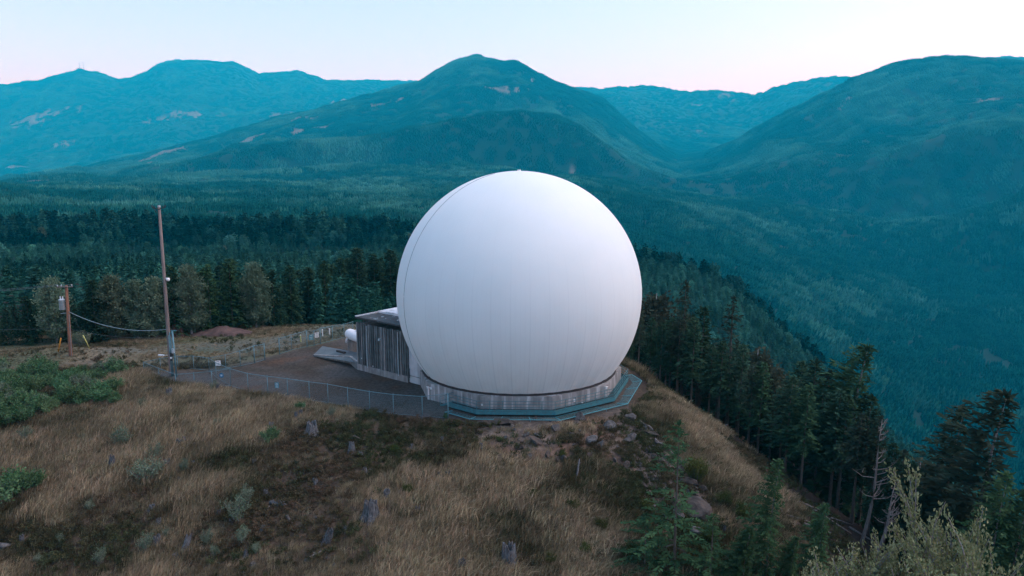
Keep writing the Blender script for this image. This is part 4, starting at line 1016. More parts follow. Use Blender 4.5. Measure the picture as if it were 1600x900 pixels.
x, y, z = at(346, 586.5, 1.75); t = thing('round_sign', 'round blue sign on the front fence corner by the tall pole', 'sign', (x, y, z), R(-10))
b = MB(); b.lathe([(.001, -.012), (.27, -.012), (.27, .012), (.001, .012)], 20); b.v = [(p[0], p[2], p[1]) for p in b.v]; b.build('disc', pmat('blue_disc', (0.02, 0.16, 0.30), None, 3, 0.5), t)
b = MB(); b.box((0, -.016, .05), (.3, .004, .05)); b.box((0, -.016, -.06), (.24, .004, .04)); b.build('lettering', M['sign_white'], t)
for i, (px, py) in enumerate(((470, 527), (504, 517), (515, 515))):
    x, y, _ = at(px, py + 7, 0); t = thing('marker_post', 'short pale marker post standing behind the back fence', 'post', (x, y, gz(x, y)), 0, 'pale marker posts behind the fence')
    b = MB(); b.tube([(0, 0, -.2), (0, 0, 1.0)], .085, 8); b.build('post', M['white_paint'] if i else M['yellow_pale'], t); b = MB(); b.lathe([(.09, 0.98), (.08, 1.04), (.001, 1.07)], 8); b.build('cap', M['white_paint'], t)

# ------------------------------------------------------------------ poles and lines
def pole_pts(pxb, pyb, pxt, pyt):
    x, y, z = hit(pxb, pyb); d = math.hypot(x, y)
    v = ray(pxt, pyt); k = y / v[1]; return Vector((x, y, z)), Vector((v[0] * k, y, CAM_H + v[2] * k))
def tall_pole():
    B, T = pole_pts(268, 588, 248.5, 322); t = thing('utility_pole', 'very tall bare grey wooden pole with a small white camera, inside the fence corner', 'utility pole', B)
    L = T - B; at_ = lambda u: L * u
    b = MB(); b.tube([L * -.03, L * .02, L * .5, L], [.25, .24, .19, .145], 12); b.build('shaft', M['pole_wood'], t, True)
    b = MB(); b.tube([L * .995, L * 1.004], [.16, .15], 12); b.build('pole_cap', M['galv_light'], t)
    b = MB()
    for s in (-1, 1):
        b.bar(at_(.982) + Vector((0, -.12, 0)), at_(.982) + Vector((s * .75, -.12, .22)), .07, .09)
        for q in (.5, .75): b.lathe([(.05, 0), (.075, .08), (.05, .12), (.075, .2), (.03, .26)], 8, tuple(at_(.982) + Vector((s * q, -.12, .3 * q))))
    b.bar(at_(.965) + Vector((-.3, -.14, 0)), at_(.982) + Vector((-.6, -.12, .15)), .05, .05); b.build('insulator_bracket', M['dark_metal'], t)
    c = at_(.578); b = MB(); b.bar(c, c + Vector((.45, -.1, .1)), .06, .06); b.build('camera_arm', M['galv_light'], t)
    b = MB(); b.lathe([(.001, .25), (.14, .22), (.2, .1), (.2, 0), (.16, -.1), (.001, -.17)], 12, tuple(c + Vector((.5, -.12, -.02)))); b.box(tuple(c + Vector((.36, -.12, .12))), (.2, .2, .18)); b.build('security_camera', M['white_paint'], t, True)
    b = MB()
    for k, (o, u) in enumerate((((.22, -.16, 0), .27), ((.26, -.02, 0), .24), ((.14, -.24, 0), .25))): b.tube([Vector(o) - Vector((0, 0, .2)), at_(u) + Vector(o)], .045, 6)
    b.build('conduit', M['galv'], t, True)
    b = MB(); b.box(tuple(at_(.135) + Vector((.30, -.22, 0))), (.3, .2, .5)); b.box(tuple(at_(.105) + Vector((.30, -.34, 0))), (.24, .06, .3)); b.build('meter_box', M['dark_metal'], t)
    b = MB(); b.box(tuple(at_(.112) + Vector((.30, -.40, .1))), (.2, .04, .2)); b.build('meter_face', M['sign_white'], t)
    b = MB(); b.box(tuple(at_(.125) + Vector((-1.0, -.1, .1))), (.75, .16, .16), R(-12)); b.bar(at_(.125) + Vector((-.2, -.1, .1)), at_(.125) + Vector((-.7, -.1, .1)), .04, .04); b.build('flood_lamp', M['white_paint'], t)
    # steel service mast beside the shaft
    S0 = Vector(at(276, 588, 0)); t2 = thing('service_mast', 'teal steel service mast standing right beside the tall wooden pole', 'mast', S0)
    hm = 5.6; b = MB(); b.tube([(0, 0, -.3), (-.1, 0, hm)], .10, 10); b.build('mast', M['galv'], t2, True)
    b = MB(); b.tube([(-.42, .02, hm - .4), (-.1, 0, hm), (.35, 0, hm + .05)], .05, 6); b.box((.05, 0, hm + .05), (.7, .12, .1)); b.build('mast_arm', M['teal_steel'], t2)
    b = MB(); b.box((-.12, -.15, 3.2), (.26, .18, .55)); b.build('junction_box', M['galv_light'], t2)
    return B, L
TB, TL = tall_pole()

def short_pole():
    B, T = pole_pts(110.5, 556, 103.5, 446); t = thing('utility_pole', 'reddish brown wooden utility pole carrying a grey transformer can', 'utility pole', B); L = T - B
    b = MB(); b.tube([L * -.06, L * .02, L], [.24, .23, .17], 12); b.build('shaft', M['pole_red'], t, True)
    d = Vector((.96, .28, 0)); top = L * .985
    b = MB(); b.bar(top - d * .95 + Vector((0, -.2, 0)), top + d * .85 + Vector((0, -.2, 0)), .11, .12); b.build('crossarm', M['dead_wood'], t)
    for q in (-.9, -.45, .75): 
        b = MB(); b.lathe([(.04, 0), (.08, .05), (.05, .11), (.08, .17), (.03, .24)], 8, tuple(top + d * q + Vector((0, -.2, .06)))); b.build('insulator', M['galv_light'], t, True)
    c = L * .735 + Vector((-.62, -.12, 0)); b = MB()
    b.lathe([(.30, -.72), (.36, -.66), (.36, .55), (.39, .58), (.39, .64), (.30, .72), (.001, .76)], 18, tuple(c)); tr = b.build('transformer', M['galv_light'], t, True)
    for q in (-.16, .16):
        b = MB(); b.lathe([(.05, .7), (.08, .8), (.05, .86), (.08, .94), (.05, 1.0), (.03, 1.1)], 8, (c.x + q, c.y, c.z)); b.build('bushing', M['white_paint'], tr, True)
    for q, u in ((.3, .76), (-.3, .70)): b = MB(); b.bar(c + Vector((0, 0, q)), L * u, .08, .08); b.build('bracket', M['dark_metal'], t)
    b = MB(); b.bar(L * .61 + Vector((-1.0, 0, -.05)), L * .615, .05, .06); b.build('spool_bracket', M['galv_light'], t)
    b = MB(); b.tube([Vector((.2, -.1, 0)), L * .6 + Vector((.17, -.1, 0))], .035, 5); b.build('conduit', M['galv'], t)
    return B, L
SB, SL = short_pole()

def wire(name, label, a, b, sag, r, mat, group=None, cat='power line'):
    a, b = Vector(a), Vector(b); t = MB(); o = a
    t.tube([(a + (b - a) * u) - o - Vector((0, 0, 4 * sag * u * (1 - u))) for u in np.linspace(0, 1, 25)], r, 5); w = t.build(name, mat, None, True); w.location = o
    return tag(w, label, cat, group)
wire('power_cable', 'thick pale service cable sagging between the transformer pole and the tall pole', SB + SL * .63 + Vector((.2, -.1, 0)), TB + TL * .285 + Vector((-.15, -.15, 0)), 1.0, .05, M['cable'])
wire('power_cable', 'thin dark cable hanging lower between the two utility poles', SB + SL * .385 + Vector((.2, -.1, 0)), TB + TL * .235 + Vector((-.15, .1, 0)), .5, .02, M['cable_dark'])
top = SB + SL * .985
wire('power_cable', 'upper overhead wire running off to the left from the transformer pole', top + Vector((-.86, -.4, .3)), Vector((-120, 92, top.z + 1.0)), 1.8, .018, M['cable'])
wire('power_cable', 'second overhead wire running off to the left from the transformer pole arm', top + Vector((.72, .0, .3)), Vector((-120, 95, top.z + .2)), 1.9, .018, M['cable'])
wire('power_cable', 'low dark wire running off to the left from the middle of the transformer pole', SB + SL * .40, Vector((-120, 97, SB.z + 3.2)), .9, .02, M['cable_dark'])
for px, py, pxt, pyt, mt, lb in ((91, 551, 96, 530, 'yellow', 'orange guard tube on the guy wire left of the transformer pole'), (140, 545, 133, 523, 'yellow_pale', 'pale yellow guard tube on the guy wire right of the transformer pole')):
    p = Vector(hit(px, py)); q = SB + SL * .75; t = thing('guy_wire', lb, 'guy wire', p); b = MB(); b.tube([(0, 0, -.1), q - p], .012, 5); b.build('cable', M['cable_dark'], t)
    v = ray(pxt, pyt); u = (q - p).normalized(); b = MB(); b.tube([u * .1, u * 2.2], .075, 8); b.build('guard', M[mt], t, True)

# radio masts on the far left peak
for px, py, hpx, lb in ((125, 109, 5.5, 'tiny stub radio mast on the far left peak'), (131, 109, 9, 'tiny slim radio mast, the taller of two on the far left peak')):
    x, y, z = at_r(px, py + 1.5, 12250); z = gz(x, y); h = 35 + hpx / CAM_F * 12300
    t = thing('radio_mast', lb, 'radio mast', (x, y, z)); b = MB(); b.tube([(0, 0, -5), (0, 0, h)], [5.5, 3.0], 5); b.build('tower', M['galv_light'], t); b = MB(); b.lathe([(5, h * .8), (5, h * .86), (1, h * .88)], 8); b.build('antenna_drum', M['galv_light'], t)
# ------------------------------------------------------------------ trees one can tell apart
KD = [conifer_kind('spruce', M['needle_dark'], M['bark'], 12, 2.75 + .2 * (k % 3), 0.04, 400 + k, 0.012, whorl=.38, per=8, step=.33, tw=.85, twid=.16, droop=.24, rise=.22, gap=.06, prof=.58) for k in range(5)]
KG = [conifer_kind('fir', M['needle_green'], M['bark'], 12, 2.8, 0.03, 420 + k, 0.012, whorl=.36, per=8, step=.32, tw=.75, twid=.15, droop=.20, rise=.25, gap=.06, prof=.66) for k in range(2)]
KO = [broad_kind('alder', M['leaf_olive'], M['bark_grey'], 12, 2.15 + .2 * k, 430 + k, 9500, .36, .12, .04, 46) for k in range(3)]
KB = [broad_kind('maple', M['leaf_rust'], M['bark_grey'], 10, 2.4, 440 + k, 2300, .34, .12, .3, 24) for k in range(1)]
KT = [conifer_kind('tall_fir', (M['needle_dark'], M['needle_brown'])[k % 2], M['bark'], 18, 2.6 + .3 * (k % 3), (.40, .46, .36, .50, .42)[k], 450 + k, 0.0125, 9, whorl=.46, per=7, step=.36, tw=.9, twid=.17, droop=.26, rise=.16, gap=.14, prof=.62, flag=.28, wind=(-.9, .1), bend=-.4) for k in range(5)]
KS = [conifer_kind('spire_fir', M['needle_brown'], M['bark'], 18, 2.9, (.30, .34)[k], 460 + k, 0.0125, 6, whorl=.50, per=6, step=.33, tw=.8, twid=.15, droop=.30, rise=.12, gap=.16, prof=.85, flag=.18, wind=(-.9, .1), top_thin=.25) for k in range(2)]
KW = [conifer_kind('wind_fir', (M['needle_brown'], M['needle_green'])[k % 2], M['bark_grey'], 16, 3.3, .06, 470 + k, 0.012, 2, whorl=.40, per=7, step=.28, tw=.85, twid=.135, droop=.20, rise=.20, gap=.10, prof=.66, flag=.55, wind=(-1, .15), bend=-1.0) for k in range(4)]
KP = [conifer_kind('young_fir', M['needle_green'], M['bark'], 10, 3.4, .02, 480, 0.010, 3, whorl=.50, per=6, step=.22, tw=.60, twid=.085, droop=.12, rise=.10, gap=.15, prof=.95, flag=.3, wind=(-1, .1))]
allk = {'D': KD, 'G': KG, 'O': KO, 'B': KB, 'T': KT, 'S': KS, 'W': KW, 'P': KP}

def tree_to(px, py, d, kind, label, group=None, wide=1.0, v=None, cat='tree', hmin=3.0, name=None):
    """a tree at distance d whose tip reaches the line of sight through (px, py)"""
    x, y, zt = at_r(px, py, d); zb = gz(x, y); h = max(hmin, zt - zb)
    ks = allk[kind]; k = ks[(v if v is not None else rnd.randrange(len(ks))) % len(ks)]
    nm = name or {'D': 'conifer_tree', 'G': 'conifer_tree', 'O': 'broadleaf_tree', 'B': 'broadleaf_tree'}.get(kind, 'conifer_tree')
    flag = kind in 'TSWP'
    return k.plant(nm, x, y, h, rnd.uniform(-.5, .5) if flag else rnd.uniform(0, 6.28), label, cat, group, wide)

def zone(px):
    return 0 if px < 100 else 1 if px < 255 else 2 if px < 415 else 3
ZN = ['left of the transformer pole', 'between the two utility poles', 'behind the red dirt mound', 'directly left of the white dome']
_rx = [-150, -60, 0, 80, 150, 230, 300, 360, 420, 490, 560, 630, 700]; _rd = [math.hypot(*hit(q, float(np.interp(q, [-150, 0, 150, 300, 420, 560, 700], [541, 539, 534, 523, 512, 498, 490])))[:2]) for q in _rx]
ROWD = lambda px: float(np.interp(px, _rx, _rd))
kindn = {'D': 'dark', 'G': 'bright green', 'O': 'pale olive'}
row = [(-120, 462, 'D'), (-90, 470, 'D'), (-60, 470, 'D'), (-28, 455, 'D'), (8, 478, 'D'), (40, 462, 'D'), (78, 424, 'O'), (104, 462, 'D'), (128, 470, 'D'), (142, 436, 'D'), (172, 420, 'O'), (207, 428, 'O'), (238, 424, 'O'), (266, 414, 'D'), (291, 404, 'O'),
       (323, 412, 'G'), (357, 403, 'G'), (394, 401, 'O'), (424, 420, 'D'), (452, 414, 'D'), (480, 416, 'D'), (506, 408, 'D'), (532, 402, 'D'), (557, 386, 'D'), (584, 398, 'D'), (609, 390, 'D'), (634, 396, 'D'), (660, 400, 'D'), (690, 398, 'D')]
for px, py, k in row:
    uq = {78: 'broad pale olive tree with rounded top right behind the transformer pole', 323: 'bright green pointed conifer just right of the tall bare pole', 357: 'tall full bright green conifer above the red dirt mound', 394: 'tall pale olive tree at the right end of the red dirt mound',
          557: 'tallest dark conifer in the row left of the white dome', 291: 'tall olive tree rising just right of the tall bare pole'}.get(px)
    lab = uq or '%s %s in the front of the tree row %s' % (kindn[k], 'broadleaf tree' if k == 'O' else 'conifer', ZN[zone(px)])
    tree_to(px, py, ROWD(px) + rnd.uniform(-1, 1.5), k, lab, None if uq else 'front row trees ' + ZN[zone(px)], rnd.uniform(.9, 1.12) * (1.05 if k == 'O' else 1))
for i in range(92):
    px = -160 + 900 * (i + rnd.random()) / 92; base = float(np.interp(px, [r_[0] for r_ in row], [r_[1] for r_ in row])); q = 1 + (i % 3)
    k = rnd.choice('DDDDDO' if 60 < px < 420 else 'DDDDDD')
    tree_to(px, base + rnd.uniform(4, 34), ROWD(px) + 4.5 * q + rnd.uniform(-1.5, 1.5), k, '%s deep in the dense tree row %s' % ('dark conifer' if k == 'D' else 'pale olive broadleaf tree', ZN[zone(px)]), 'trees deep in the row ' + ZN[zone(px)], rnd.uniform(.85, 1.1))
# low growth along the foot of the row
for i, px in enumerate((5, 50, 128, 150, 447, 492, 512, 545)):
    x, y, z = hit(px, (540, 540, 538, 536, 502, 500, 498, 496)[i]); allk['G'][i % 2].plant('conifer_sapling', x, y, rnd.uniform(1.4, 2.4), rnd.uniform(0, 6), 'small young conifer at the foot of the tree row ' + ('near the transformer pole' if px < 200 else 'behind the back fence'), 'sapling', 'saplings at the foot of the row', 1.2)

# right flank: tall bare-trunked firs on the far side of the hill
RG = 'firs on the wooded right flank'
right = [(1072, 437, 93, 'S', 'tall spire shaped fir with bare trunk just right of the white dome'), (1146, 460, 90, 'S', 'tall narrow fir standing out of the wooded flank, second spire right of the dome'),
         (1098, 478, 92, 'T', 'bushy topped fir between the two spires right of the dome'), (1332, 535, 82, 'W', 'largest windswept fir with a broken ragged top on the right flank'),
         (1272, 560, 86, 'T', 'broad dark fir left of the big windswept fir'), (1250, 562, 90, 'T', 'dark fir with thin tip at the left of the broad dark fir'), (1292, 577, 84, 'T', 'dark fir pressed against the big windswept fir'),
         (1358, 615, 80, 'T', 'dark fir behind the bare dead tree')]
for i, (px, py, d, k, lab) in enumerate(right): tree_to(px, py, d, k, lab, None, 1.12 if k != 'W' else 1.25, i)
_t = [(985, 500), (1000, 478), (1018, 486), (1034, 492), (1050, 482), (1062, 470), (1085, 480), (1112, 520), (1128, 515), (1160, 520), (1176, 545), (1192, 548), (1210, 575), (1226, 585), (1236, 575), (1262, 592), (1284, 600), (1310, 600), (1322, 610), (1345, 640), (1372, 645), (1395, 690), (1410, 700), (1425, 720)]
for i, (px, py) in enumerate(_t):
    py += float(np.interp(px, [985, 1060, 1180, 1260, 1430], [4, 14, 18, 8, 0]))
    s = ('just right of the dome' if px < 1090 else 'below the two tall spires' if px < 1200 else 'around the big windswept fir' if px < 1360 else 'behind the bare dead tree')
    tree_to(px, py, float(np.interp(px, [985, 1100, 1200, 1300, 1430], [91, 85, 80, 76, 72])) + rnd.uniform(-3, 4), 'T', 'dark fir with a long bare trunk ' + s, 'bare trunked firs ' + s, rnd.uniform(.95, 1.2))
for i in range(72):
    px = 975 + 470 * (i + rnd.random()) / 72; top = float(np.interp(px, [a for a, _ in _t], [b for _, b in _t]))
    s = ('right of the dome' if px < 1200 else 'right of centre')
    tree_to(px, top + rnd.uniform(12, 55), float(np.interp(px, [985, 1100, 1200, 1300, 1430], [94, 89, 84, 80, 76])) + rnd.uniform(0, 26), rnd.choice('TTTTD'), 'dark fir deep in the shaded wood on the flank ' + s, 'firs deep in the wood ' + s, rnd.uniform(.9, 1.15))
for px, py, d, lab in ((1028, 448, 108, 'thin rust coloured broadleaf crown beside the dome among dark firs'), (1185, 535, 96, 'rust brown broadleaf tree below the second spire'), (1205, 560, 97, 'brownish broadleaf tree showing through the firs mid flank'), (1440, 712, 88, 'dull olive broadleaf tree left of the two right hand firs')):
    tree_to(px, py, d, 'B', lab, None, 1.2)
# two big windswept firs at the right, and others round them
tree_to(1487, 630, 74, 'W', 'windswept fir with a bent bare tip, left of the pair at the right edge', None, .95, 2)
tree_to(1543, 604, 70, 'W', 'tallest windswept fir of the pair near the right edge', None, 1.15, 0)
tree_to(1592, 760, 64, 'W', 'green fir at the right edge below the pair of windswept firs', None, 1.0, 3)
tree_to(1560, 735, 63, 'W', 'low green fir between the pale bush and the tall windswept firs', None, .95, 1)
tree_to(1640, 700, 72, 'W', 'windswept fir just outside the right edge', None, 1.0, 2)
for px, py in ((1390, 745), (1420, 760), (1455, 770), (1475, 790), (1515, 790), (1440, 790), (1405, 800)):
    tree_to(px, py, 78 + rnd.uniform(-5, 5), 'D', 'small dark conifer low down between the dead tree and the pale bush', 'small conifers behind the pale bush', 1.3)
# the nearest young firs in front
tree_to(1062, 655, 48.8, 'P', 'thin see-through young fir standing before the rocky slope', None, 1.0, 0)
tree_to(1208, 716, 51, 'W', 'green windswept fir at the grassy edge, left of two', None, .95, 1)
tree_to(1284, 785, 54, 'W', 'green windswept fir leaning left, right of two at the bottom', None, 1.05, 3)
tree_to(1165, 820, 49, 'W', 'low bushy green fir at the bottom between the young firs', None, 1.35, 1)
tree_to(1238, 835, 51, 'W', 'low green fir at the bottom edge left of the leaning fir', None, 1.2, 3)
tree_to(1010, 800, 47.6, 'P', 'low spreading fir at the bottom left of the thin young fir', None, 1.5, 0)
tree_to(1115, 800, 48.6, 'P', 'low spreading fir at the bottom right of the thin young fir', None, 1.5, 0)

# dead trees
def dead_tree(px, py, d, pxt, lab, seed, lean=0.0):
    x, y, zt = at_r(pxt, py, d); xb = at_r(px, py, d)[0]; zb = gz(xb, y); g = random.Random(seed); h = zt - zb
    t = thing('dead_tree', lab, 'dead tree', (xb, y, zb)); T = Vector((x - xb, 0, h)); b = MB(); off = lambda u: T * u + Vector((.25 * math.sin(u * 5), .15 * math.cos(u * 4), 0))
    b.tube([off(u) for u in np.linspace(-.05, 1, 9)], [.19 - .165 * u for u in np.linspace(0, 1, 9)], 8); b.build('trunk', M['dead_wood'], t, True); b = MB()
    for k in range(22):
        u = g.uniform(.35, .97); a = g.uniform(-1.1, .7) if g.random() < .75 else g.uniform(2.2, 4); L = h * g.uniform(.08, .24) * (1.25 - u); p = off(u); e = Vector((math.cos(a), math.sin(a), g.uniform(.1, .9)))
        q = p + e * L * .6 + Vector((0, 0, -.1 * L)); r2 = q + (e + Vector((0, 0, .5))) * L * .5
        b.tube([p, q, r2], [.05, .03, .010], 4)
        for m in range(3): w = p.lerp(r2, g.uniform(.4, .9)); b.tube([w, w + Vector((g.uniform(-.3, .8), g.uniform(-.5, .5), g.uniform(.1, .9))) * L * .4], [.025, .007], 3)
    b.build('branches', M['dead_wood'], t); return t
dead_tree(1357, 655, 66, 1382, 'tall bare dead tree with pale branches on the right flank', 3)
dead_tree(1368, 755, 64, 1402, 'shorter leaning dead trunk right of the tall dead tree', 8)
for i, (pb, yt, pt) in enumerate(((1215, 690, 1228), (1268, 720, 1285), (1330, 730, 1338), (1305, 770, 1330))):
    dead_tree(pb, yt, 84, pt, 'thin dead trunk leaning inside the shaded wood', 20 + i)['group'] = 'thin dead trunks in the wood'
# fallen, bleached poles on the forest floor
for i in range(12):
    x, y, z = hit(1215 + i * 14, 770 + (i * 37) % 60); L = rnd.uniform(2, 5); a = rnd.uniform(-.5, .7); b = MB(); d = Vector((math.cos(a), math.sin(a), 0)); e = Vector((x, y, 0)) + d * L
    o = Vector((x, y, z)); b.tube([(0, 0, .15), Vector((e.x, e.y, gz(e.x, e.y) + .2)) - o], [.11, .05], 6); w = b.build('fallen_branch', M['dead_wood'], None, True); w.location = o
    tag(w, 'bleached fallen trunk lying on the dark forest floor', 'fallen trunk', 'fallen trunks on the forest floor')

# ------------------------------------------------------------------ bushes
WB = leafy_kind('pale_willow', M['leaf_willow'], M['bark_grey'], 6.5, 3.0, 500, stems=24, leaves=30000, ll=.15, lw=.038, low=.2, up=1.0, wind=(-.14, 0), sub=11, tip=.6)
def bush_to(K, name, px, py, d, label, cat='bush', wide=1.0, group=None, rz=0.0):
    x, y, zt = at_r(px, py, d); zb = gz(x, y); return K.plant(name, x, y, max(.5, zt - zb), rz, label, cat, group, wide)
bush_to(WB, 'willow_bush', 1502, 765, 49, 'large pale leaved wind blown bush at the bottom right', wide=.66)
bush_to(WB, 'willow_bush', 1408, 845, 46, 'smaller pale leaved bush left of the large pale bush at the bottom', wide=.95, rz=2.0)
bush_to(WB, 'willow_bush', 1345, 868, 45, 'lowest pale leaved bush at the bottom edge beside the leaning fir', wide=1.0, rz=4.0)
BR = leafy_kind('broom', M['leaf_broom'], M['bark'], 2.4, 1.0, 505, stems=26, leaves=3200, ll=.20, lw=.03, low=.1, up=1.2, sub=4, tip=.4)
def put(K, name, px, py, h, label, cat='bush', group=None, wide=1.0):
    x, y, z = hit(px, py); return K.plant(name, x, y, h, rnd.uniform(0, 6.28), label, cat, group, wide)
put(BR, 'broom_bush', 1088, 754, 2.5, 'dense dark green bush above the overhanging boulder')
for px, py, h, lab in ((638, 772, 1.0, 'small bright green tuft of broom mid slope'), (617, 708, .9, 'dark round tuft of broom left of the rocky patch'), (830, 780, 1.0, 'low dark broom above the bleached fallen log'), (895, 798, 1.1, 'low dark broom right of the bleached fallen log'),
                       (1130, 790, 1.4, 'dark green broom right of the overhanging boulder'), (1160, 812, 1.6, 'dark broom at the foot of the grassy edge'), (1105, 850, 1.5, 'dark broom below the overhanging boulder'), (1010, 800, 1.2, 'dark broom left of the thin young fir'), (940, 830, 1.2, 'dark broom near the bottom left of the thin fir'),
                       (985, 875, 1.5, 'dark broom at the bottom edge below the thin young fir'), (915, 865, 1.0, 'low yellowish broom near the bottom centre right'), (860, 880, .9, 'low yellowish broom at the bottom centre'), (780, 690, .6, 'little dark broom in the rocky patch'), (880, 715, .7, 'little dark broom on the lower rocky patch')):
    put(BR, 'broom_bush', px, py, h, lab, wide=1.25)
SH = [leafy_kind('shrub', M['leaf_shrub'], M['bark_grey'], 2.2, 1.05, 510 + k, stems=18, leaves=2200, ll=.20, lw=.052, low=.2, up=1.0, sub=4, tip=.6) for k in range(4)]
SG = [leafy_kind('sage', M['leaf_sage'], M['bark_grey'], 2.0, .95, 520 + k, stems=13, leaves=950, ll=.15, lw=.036, low=.2, up=1.0, sub=3, tip=.7) for k in range(4)]
lone = [(192, 697, 2.2, 1.0, 'SG', 'grey green shrub in the dry grass left of centre'), (232, 752, 2.6, 1.25, 'SG', 'widest grey green shrub beside the row of old stumps'), (245, 720, 2.0, .8, 'SG', 'upright grey green shrub just above the widest shrub'), (290, 740, 1.6, .7, 'SG', 'narrow sparse shrub right of the weathered stump'),
        (372, 815, 2.3, 1.1, 'SG', 'tall grey green shrub left of the tangled dead roots'), (385, 790, 1.9, .8, 'SG', 'grey green shrub touching the tangled dead roots'), (380, 850, 1.6, .9, 'SG', 'low grey green shrub below the tangled dead roots'), (160, 880, 1.6, .8, 'SG', 'small pale shrub at the bottom left'), (232, 860, 1.8, .9, 'SG', 'pale shrub beside the dark stump at the bottom left'),
        (262, 840, 1.1, .8, 'SG', 'small sprig right of the dark bottom stump'), (325, 850, 1.5, .8, 'SG', 'sparse pale shrub between the two bottom stumps'), (335, 870, 1.2, .8, 'SG', 'small sparse shrub at the bottom left of the dead roots'), (140, 800, 1.2, .8, 'SG', 'small yellowish green sprig in the left grass'), (40, 690, 1.7, 1.0, 'SG', 'pale shrub below the thicket at the left'),
        (18, 780, 2.6, 1.4, 'SH', 'big green shrub at the left edge'), (52, 765, 2.0, 1.1, 'SH', 'green shrub joined to the right side of the big left edge shrub'), (222, 640, 1.4, 1.2, 'SG', 'grey green shrub right of the thicket under the fence'), (180, 632, 1.5, 1.2, 'SH', 'green shrub at the right end of the thicket'), (160, 625, 1.3, 1.0, 'SH', 'small green shrub beside the right end of the thicket'),
        (422, 692, 1.6, 1.2, 'SH', 'green shrub left of the jagged stump below the front fence'), (340, 668, 1.1, .9, 'SG', 'small green shrub below the fence in the middle left'), (335, 612, 1.5, .9, 'SG', 'pale spindly shrub in front of the fence corner'), (470, 640, 1.0, 1.2, 'SH', 'low bright green shrub in front of the front fence'), (520, 650, 1.2, 1.0, 'SG', 'low olive shrub in front of the front fence'),
        (130, 690, 1.0, .9, 'SG', 'tiny shrub in pale grass below the thicket'), (697, 654, .7, 1.0, 'SH', 'little green plant beside the fence end post'), (60, 880, .9, .9, 'SG', 'tiny sprig at the bottom left corner'), (95, 848, .9, .9, 'SG', 'tiny sprig above the bottom left corner'), (400, 865, 1.0, .9, 'SG', 'tiny sprig at the bottom right of the dead roots')]
for px, py, h, wd, kk, lab in lone: put(rnd.choice(SG if kk == 'SG' else SH), 'shrub', px, py, h, lab, 'shrub', None, wd)
n = 0
while n < 92:
    px, py = rnd.uniform(-70, 192), rnd.uniform(578, 700)
    if py > np.interp(px, [-70, 0, 60, 130, 192], [690, 678, 655, 640, 618]) or py < np.interp(px, [-70, 0, 110, 192], [578, 580, 584, 580]): continue
    put(rnd.choice(SH + SG[:1]), 'shrub', px, py, rnd.uniform(1.5, 2.5), 'leafy green shrub in the dense thicket at the left edge', 'shrub', 'shrubs of the left thicket', rnd.uniform(.9, 1.3)); n += 1
for px, py in ((118, 540), (126, 541), (134, 540)):
    put(SG[1], 'shrub', px, py, 2.3, 'brownish shrub beside the pale guy wire guard', 'shrub', 'shrubs behind the transformer pole', 1.0)

# ------------------------------------------------------------------ stumps, logs and rocks
def stump_mesh(seed, r=.5, h=.9):
    g = random.Random(seed); n = 22; b = MB(); ph = [g.uniform(0, 6.28) for _ in range(3)]
    lob = lambda a: .22 * math.cos(5 * a + ph[0]) + .12 * math.cos(9 * a + ph[1])
    jag = [g.uniform(-.28, .12) for _ in range(n)]
    def jit(i, a):
        k = int(round(a / (2 * math.pi) * n)) % n; fl = (1.0, .55, .25, .16, .12, .1)[i] if i < 6 else .06
        return (lob(a) * r * fl * 1.6, jag[k] * h if i in (4, 5) else 0)
    b.lathe([(r * 1.75, -.35), (r * 1.35, .05), (r * 1.05, h * .3), (r * .9, h * .65), (r * .82, h), (r * .6, h * .98), (r * .35, h * .62), (0.001, h * .55)], n, (0, 0, 0), jit)
    return b.mesh('stump', M['stump_wood'])
SM = [stump_mesh(k, .5, (.9, 1.2, .7, 1.0)[k]) for k in range(4)]
def stump(px, py, w, hgt, label, v=0, mat=None, tilt=0.0):
    x, y, z = hit(px, py); d = math.hypot(x, y, z - CAM_H); s = w / CAM_F * d / 1.35; o = link('tree_stump', SM[v % 4]); o.location = (x, y, gz(x, y)); o.rotation_euler = (tilt, tilt * .6, rnd.uniform(0, 6.28)); o.scale = (s * .9, s * .9, hgt / CAM_F * d / 1.4)
    return tag(o, label, 'stump')
